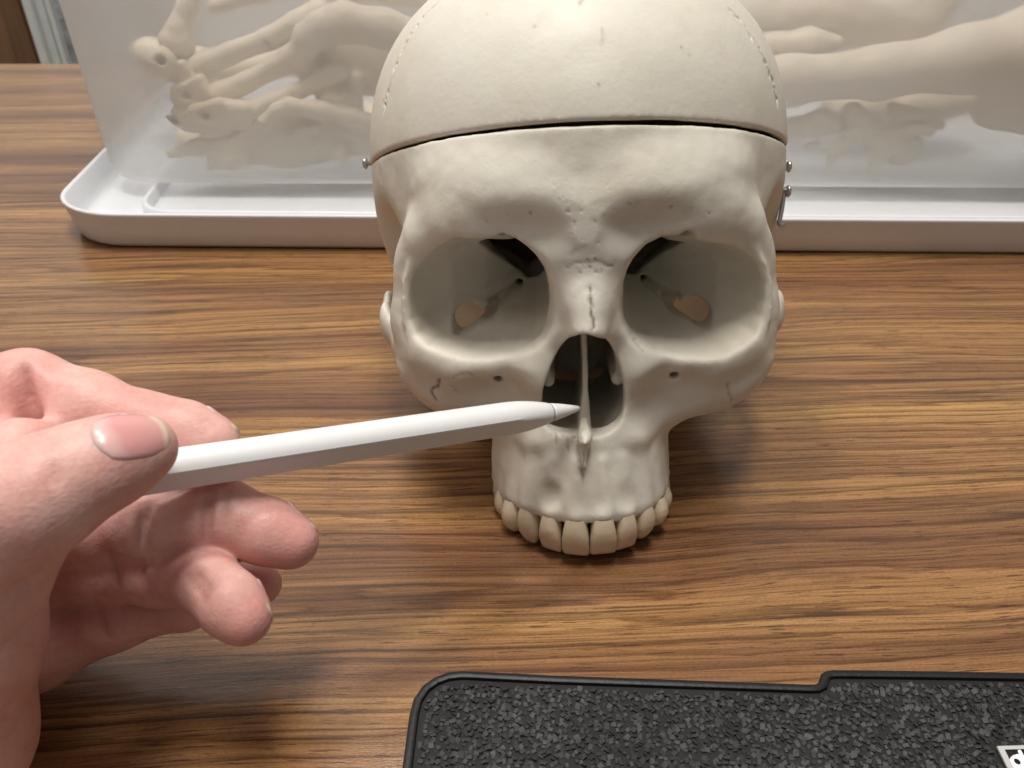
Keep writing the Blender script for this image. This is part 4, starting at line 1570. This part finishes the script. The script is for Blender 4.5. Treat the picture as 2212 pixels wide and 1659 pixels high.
# vertebra
pr = [(ell(bp(1950, 318, 18), (12, 9, 11)), 'add', 4)]
pr += ch([b4(1925, 232, 22, 3.5), b4(1965, 250, 18, 4.6), b4(2010, 255, 18, 5), b4(2030, 270, 18, 3)], 5)
pr += ch([b4(1840, 245, 20, 7), b4(1870, 280, 17, 7), b4(1900, 300, 17, 6.5)], 6)
pr += ch([b4(1790, 358, 13, 3), b4(1808, 320, 14, 4), b4(1840, 285, 15, 5)], 5)
pr += ch([b4(1885, 368, 12, 3), b4(1900, 330, 13, 4.4), b4(1930, 290, 14, 5.5)], 5)
pr += ch([b4(1965, 282, 8, 3.5), b4(2005, 282, 8, 3.8)], 4)
simple_bone('vertebra', 'single neck vertebra standing under the large long bone', 'vertebra', pr, 1.0, 0.4)
pr = ch([b4(1600, 268, 22, 5.5), b4(1720, 275, 20, 5), b4(1770, 262, 20, 6.5), b4(1800, 268, 20, 6)], 6) + ch([b4(1745, 318, 18, 3), b4(1762, 312, 18, 2.6)], 3)
simple_bone('hand_bone', 'short knobbly bone right beside the skull under the long bone', 'bone', pr, 1.0, 0.3)
# far pile, a pale mass plus two added bones
for i, (nm, lb, pts) in enumerate((
        ('rib', 'curved rib seen faintly high in the bin, above the foot bones', [b4(470, 10, 90, 6), b4(560, -20, 100, 6), b4(760, -30, 110, 7), b4(960, 10, 110, 7)]),
        ('shin_bone', 'blurred pale long bone at the back of the bin, right of the skull top', [b4(1600, 40, 110, 22), b4(1760, 30, 110, 20), b4(1960, 25, 110, 22), b4(2010, -20, 110, 20)]),
        ('arm_bone', 'thin pale bone far back just above the large long bone', [b4(1650, 105, 70, 10), b4(1740, 98, 70, 9), b4(1800, 92, 75, 6)]),
        ('gap_filler_bone', 'thin long bone added behind the foot bones to darken their gaps', [b4(330, 120, 95, 12), b4(520, 150, 90, 9), b4(700, 120, 90, 9), b4(900, 100, 95, 13)]),  # invented backing, darkens what shows between the foot bones
        ('low_filler_bone', 'slender bone added lowest behind the blade bone to darken the gaps', [b4(420, 300, 75, 11), b4(600, 270, 75, 9), b4(800, 255, 80, 9), b4(960, 240, 85, 12)]),  # invented as well, a darker backing for the lower gaps
        ('heel_bone', 'low rounded bone on the bin floor behind the neck vertebra', [b4(1820, 230, 70, 15), b4(1960, 220, 70, 16), b4(2080, 200, 80, 15)]))):
    simple_bone(nm, lb, 'bone', ch(pts, 10), 2.2, 0.8)

# ------------------------------------------------------------------ tablet case
CZ = 7.0
case = empty('tablet_case', (40, 100, 0), label='black tablet case with a rough chipped texture and notched edge, at the bottom right', category='case')
opx = [(862, 1750), (868, 1659), (876, 1600), (884, 1540), (893, 1506), (912, 1478), (938, 1460), (968, 1449), (1000, 1446), (1060, 1449), (1200, 1456), (1400, 1463), (1600, 1470), (1740, 1475),
       (1760, 1475), (1770, 1470), (1773, 1460), (1775, 1452), (1784, 1446), (1800, 1444), (1900, 1445), (2050, 1447), (2212, 1450), (2450, 1455)]
outer = [onz(a, b, CZ)[:2] for a, b in opx]
outer = [np.array(p) for p in outer]
near = [np.array([outer[-1][0] + 4, -20.0]), np.array([outer[0][0] - 6, -20.0])]
loop = outer + near


def inset(poly, d):
    n = len(poly)
    out = []
    for i in range(n):
        a, b, c = poly[i - 1], poly[i], poly[(i + 1) % n]
        e1 = (b - a) / (np.linalg.norm(b - a) + 1e-9)
        e2 = (c - b) / (np.linalg.norm(c - b) + 1e-9)
        n1 = np.array([e1[1], -e1[0]])
        n2_ = np.array([e2[1], -e2[0]])
        m_ = n1 + n2_
        m_ /= (np.linalg.norm(m_) + 1e-9)
        s = max(0.5, float(m_ @ n1))
        out.append(b + m_ * d / s)
    return out


bm = bmesh.new()
lv = []
for d, z in ((0.5, 0.3), (0.0, 1.0), (0.0, CZ - 0.8), (0.35, CZ - 0.15), (0.9, CZ), (1.6, CZ), (2.0, CZ - 0.2), (2.2, CZ - 1.3)):
    lv.append([bm.verts.new((*p, z)) for p in inset(loop, d)])
n_ = len(loop)
for a, b in zip(lv[:-1], lv[1:]):
    for i in range(n_):
        bm.faces.new((a[i], a[(i + 1) % n_], b[(i + 1) % n_], b[i]))
rim_o = bm_mm('rim', bm, MAT['black'], case, True)
rim_o.modifiers.new('split', 'EDGE_SPLIT').split_angle = math.radians(28)
bm = bmesh.new()
pl = inset(loop, 2.1)
bm.faces.new([bm.verts.new((*p, CZ - 1.1)) for p in pl])
bm_mm('panel', bm, MAT['darkpanel'], case)
# chips pressed into the surface
pin_ = np.array(inset(loop, 3.1))
dpoly = poly2(pin_)
cr = random.Random(11)
bm = bmesh.new()
x0, x1 = pin_[:, 0].min(), pin_[:, 0].max()
y1 = pin_[:, 1].max()
cell = 1.28
cand = []
yy = 60.0
while yy < y1:
    xx = x0
    while xx < min(x1, 160):
        cand.append((xx + cr.uniform(-.55, .55), yy + cr.uniform(-.55, .55)))
        xx += cell
    yy += cell
cand = np.array(cand)
ok = dpoly(cand[:, 0], cand[:, 1]) < 0
bq = [onz(3925 / 1.8228, 2938 / 1.8228, CZ)[:2], onz(4200 / 1.8228, 2930 / 1.8228, CZ)[:2], onz(4300 / 1.8228, 3150 / 1.8228, CZ)[:2], onz(4030 / 1.8228, 3150 / 1.8228, CZ)[:2]]
ok &= poly2(bq)(cand[:, 0], cand[:, 1]) > 0.6
for (x, y) in cand[ok]:
    s = cr.uniform(0.42, 0.70)
    a = cr.uniform(0, math.pi)
    asp = cr.uniform(0.65, 1.0)
    tx, ty_ = cr.uniform(-.6, .6), cr.uniform(-.6, .6)
    z0 = CZ - 1.1 + cr.uniform(0.05, 0.35)
    vs = []
    for (ux, uy) in ((-1, -1), (1, -1), (1, 1), (-1, 1)):
        ux *= s * cr.uniform(.8, 1.05)
        uy *= s * asp * cr.uniform(.8, 1.05)
        px_, py_ = ux * math.cos(a) - uy * math.sin(a), ux * math.sin(a) + uy * math.cos(a)
        vs.append((x + px_, y + py_, z0 + px_ * tx + py_ * ty_ + 0.12))
    tv = [bm.verts.new(v) for v in vs]
    bv = [bm.verts.new((v[0], v[1], CZ - 1.5)) for v in vs]
    bm.faces.new(tv)
    for i in range(4):
        bm.faces.new((tv[i], bv[i], bv[(i + 1) % 4], tv[(i + 1) % 4]))
print('chips', int(ok.sum()))
bm_mm('chip_texture', bm, MAT['chip'], case, kind='stuff')
# badge with a slanted frame and the start of its lettering
q = [np.array(p) for p in bq]
bd = bmesh.new()
bd.faces.new([bd.verts.new((*p, CZ - 0.25)) for p in q])
badge = bm_mm('badge', bd, MAT['black'], case)
bm = bmesh.new()
A = [bm.verts.new((*p, CZ + 0.05)) for p in q]
qi = inset(q[::-1], 0)[::-1]
cen = sum(q) / 4
ex = (q[1] - q[0]) / np.linalg.norm(q[1] - q[0])
ey = (q[3] - q[0]) / np.linalg.norm(q[3] - q[0])
wd = 1.15
qi = [q[0] + ex * wd * 1.15 + ey * wd * 0.75, q[1] - ex * wd + ey * wd * .75, q[2] - ex * wd - ey * wd, q[3] + ex * wd * 1.15 - ey * wd]
B = [bm.verts.new((*p, CZ + 0.05)) for p in qi]
A2 = [bm.verts.new((*p, CZ - 0.5)) for p in q]
for i in range(4):
    j = (i + 1) % 4
    bm.faces.new((A[i], A[j], B[j], B[i]))
    bm.faces.new((A[i], A2[i], A2[j], A[j]))
bm_mm('badge_frame', bm, MAT['silver'], badge)


def zb(u, v):
    return onz((3700 + u / 6.054) / 1.8228, (2750 + v / 6.054) / 1.8228, CZ)[:2]


bm = bmesh.new()
oc, ic = np.array((1850, 1540)), np.array((1850, 1505))
ot, it = [], []
for i in range(28):
    a = 2 * math.pi * i / 28
    e1, e2 = np.array((0.80, 0.60)), np.array((-0.60, 0.80))
    ot.append(bm.verts.new((*zb(*(oc + e1 * 205 * math.cos(a) + e2 * 215 * math.sin(a))), CZ + 0.0)))
    it.append(bm.verts.new((*zb(*(ic + e1 * 95 * math.cos(a) + e2 * 55 * math.sin(a))), CZ + 0.0)))
for i in range(28):
    j = (i + 1) % 28
    bm.faces.new((ot[i], ot[j], it[j], it[i]))
st = [(1860, 1255), (1880, 1225), (1905, 1220), (1935, 1235), (2120, 1560), (2010, 1620)]
bm.faces.new([bm.verts.new((*zb(*p), CZ + 0.004)) for p in st])
bm_mm('badge_letter', bm, MAT['print'], badge, label='white lower-case letter d on the badge')
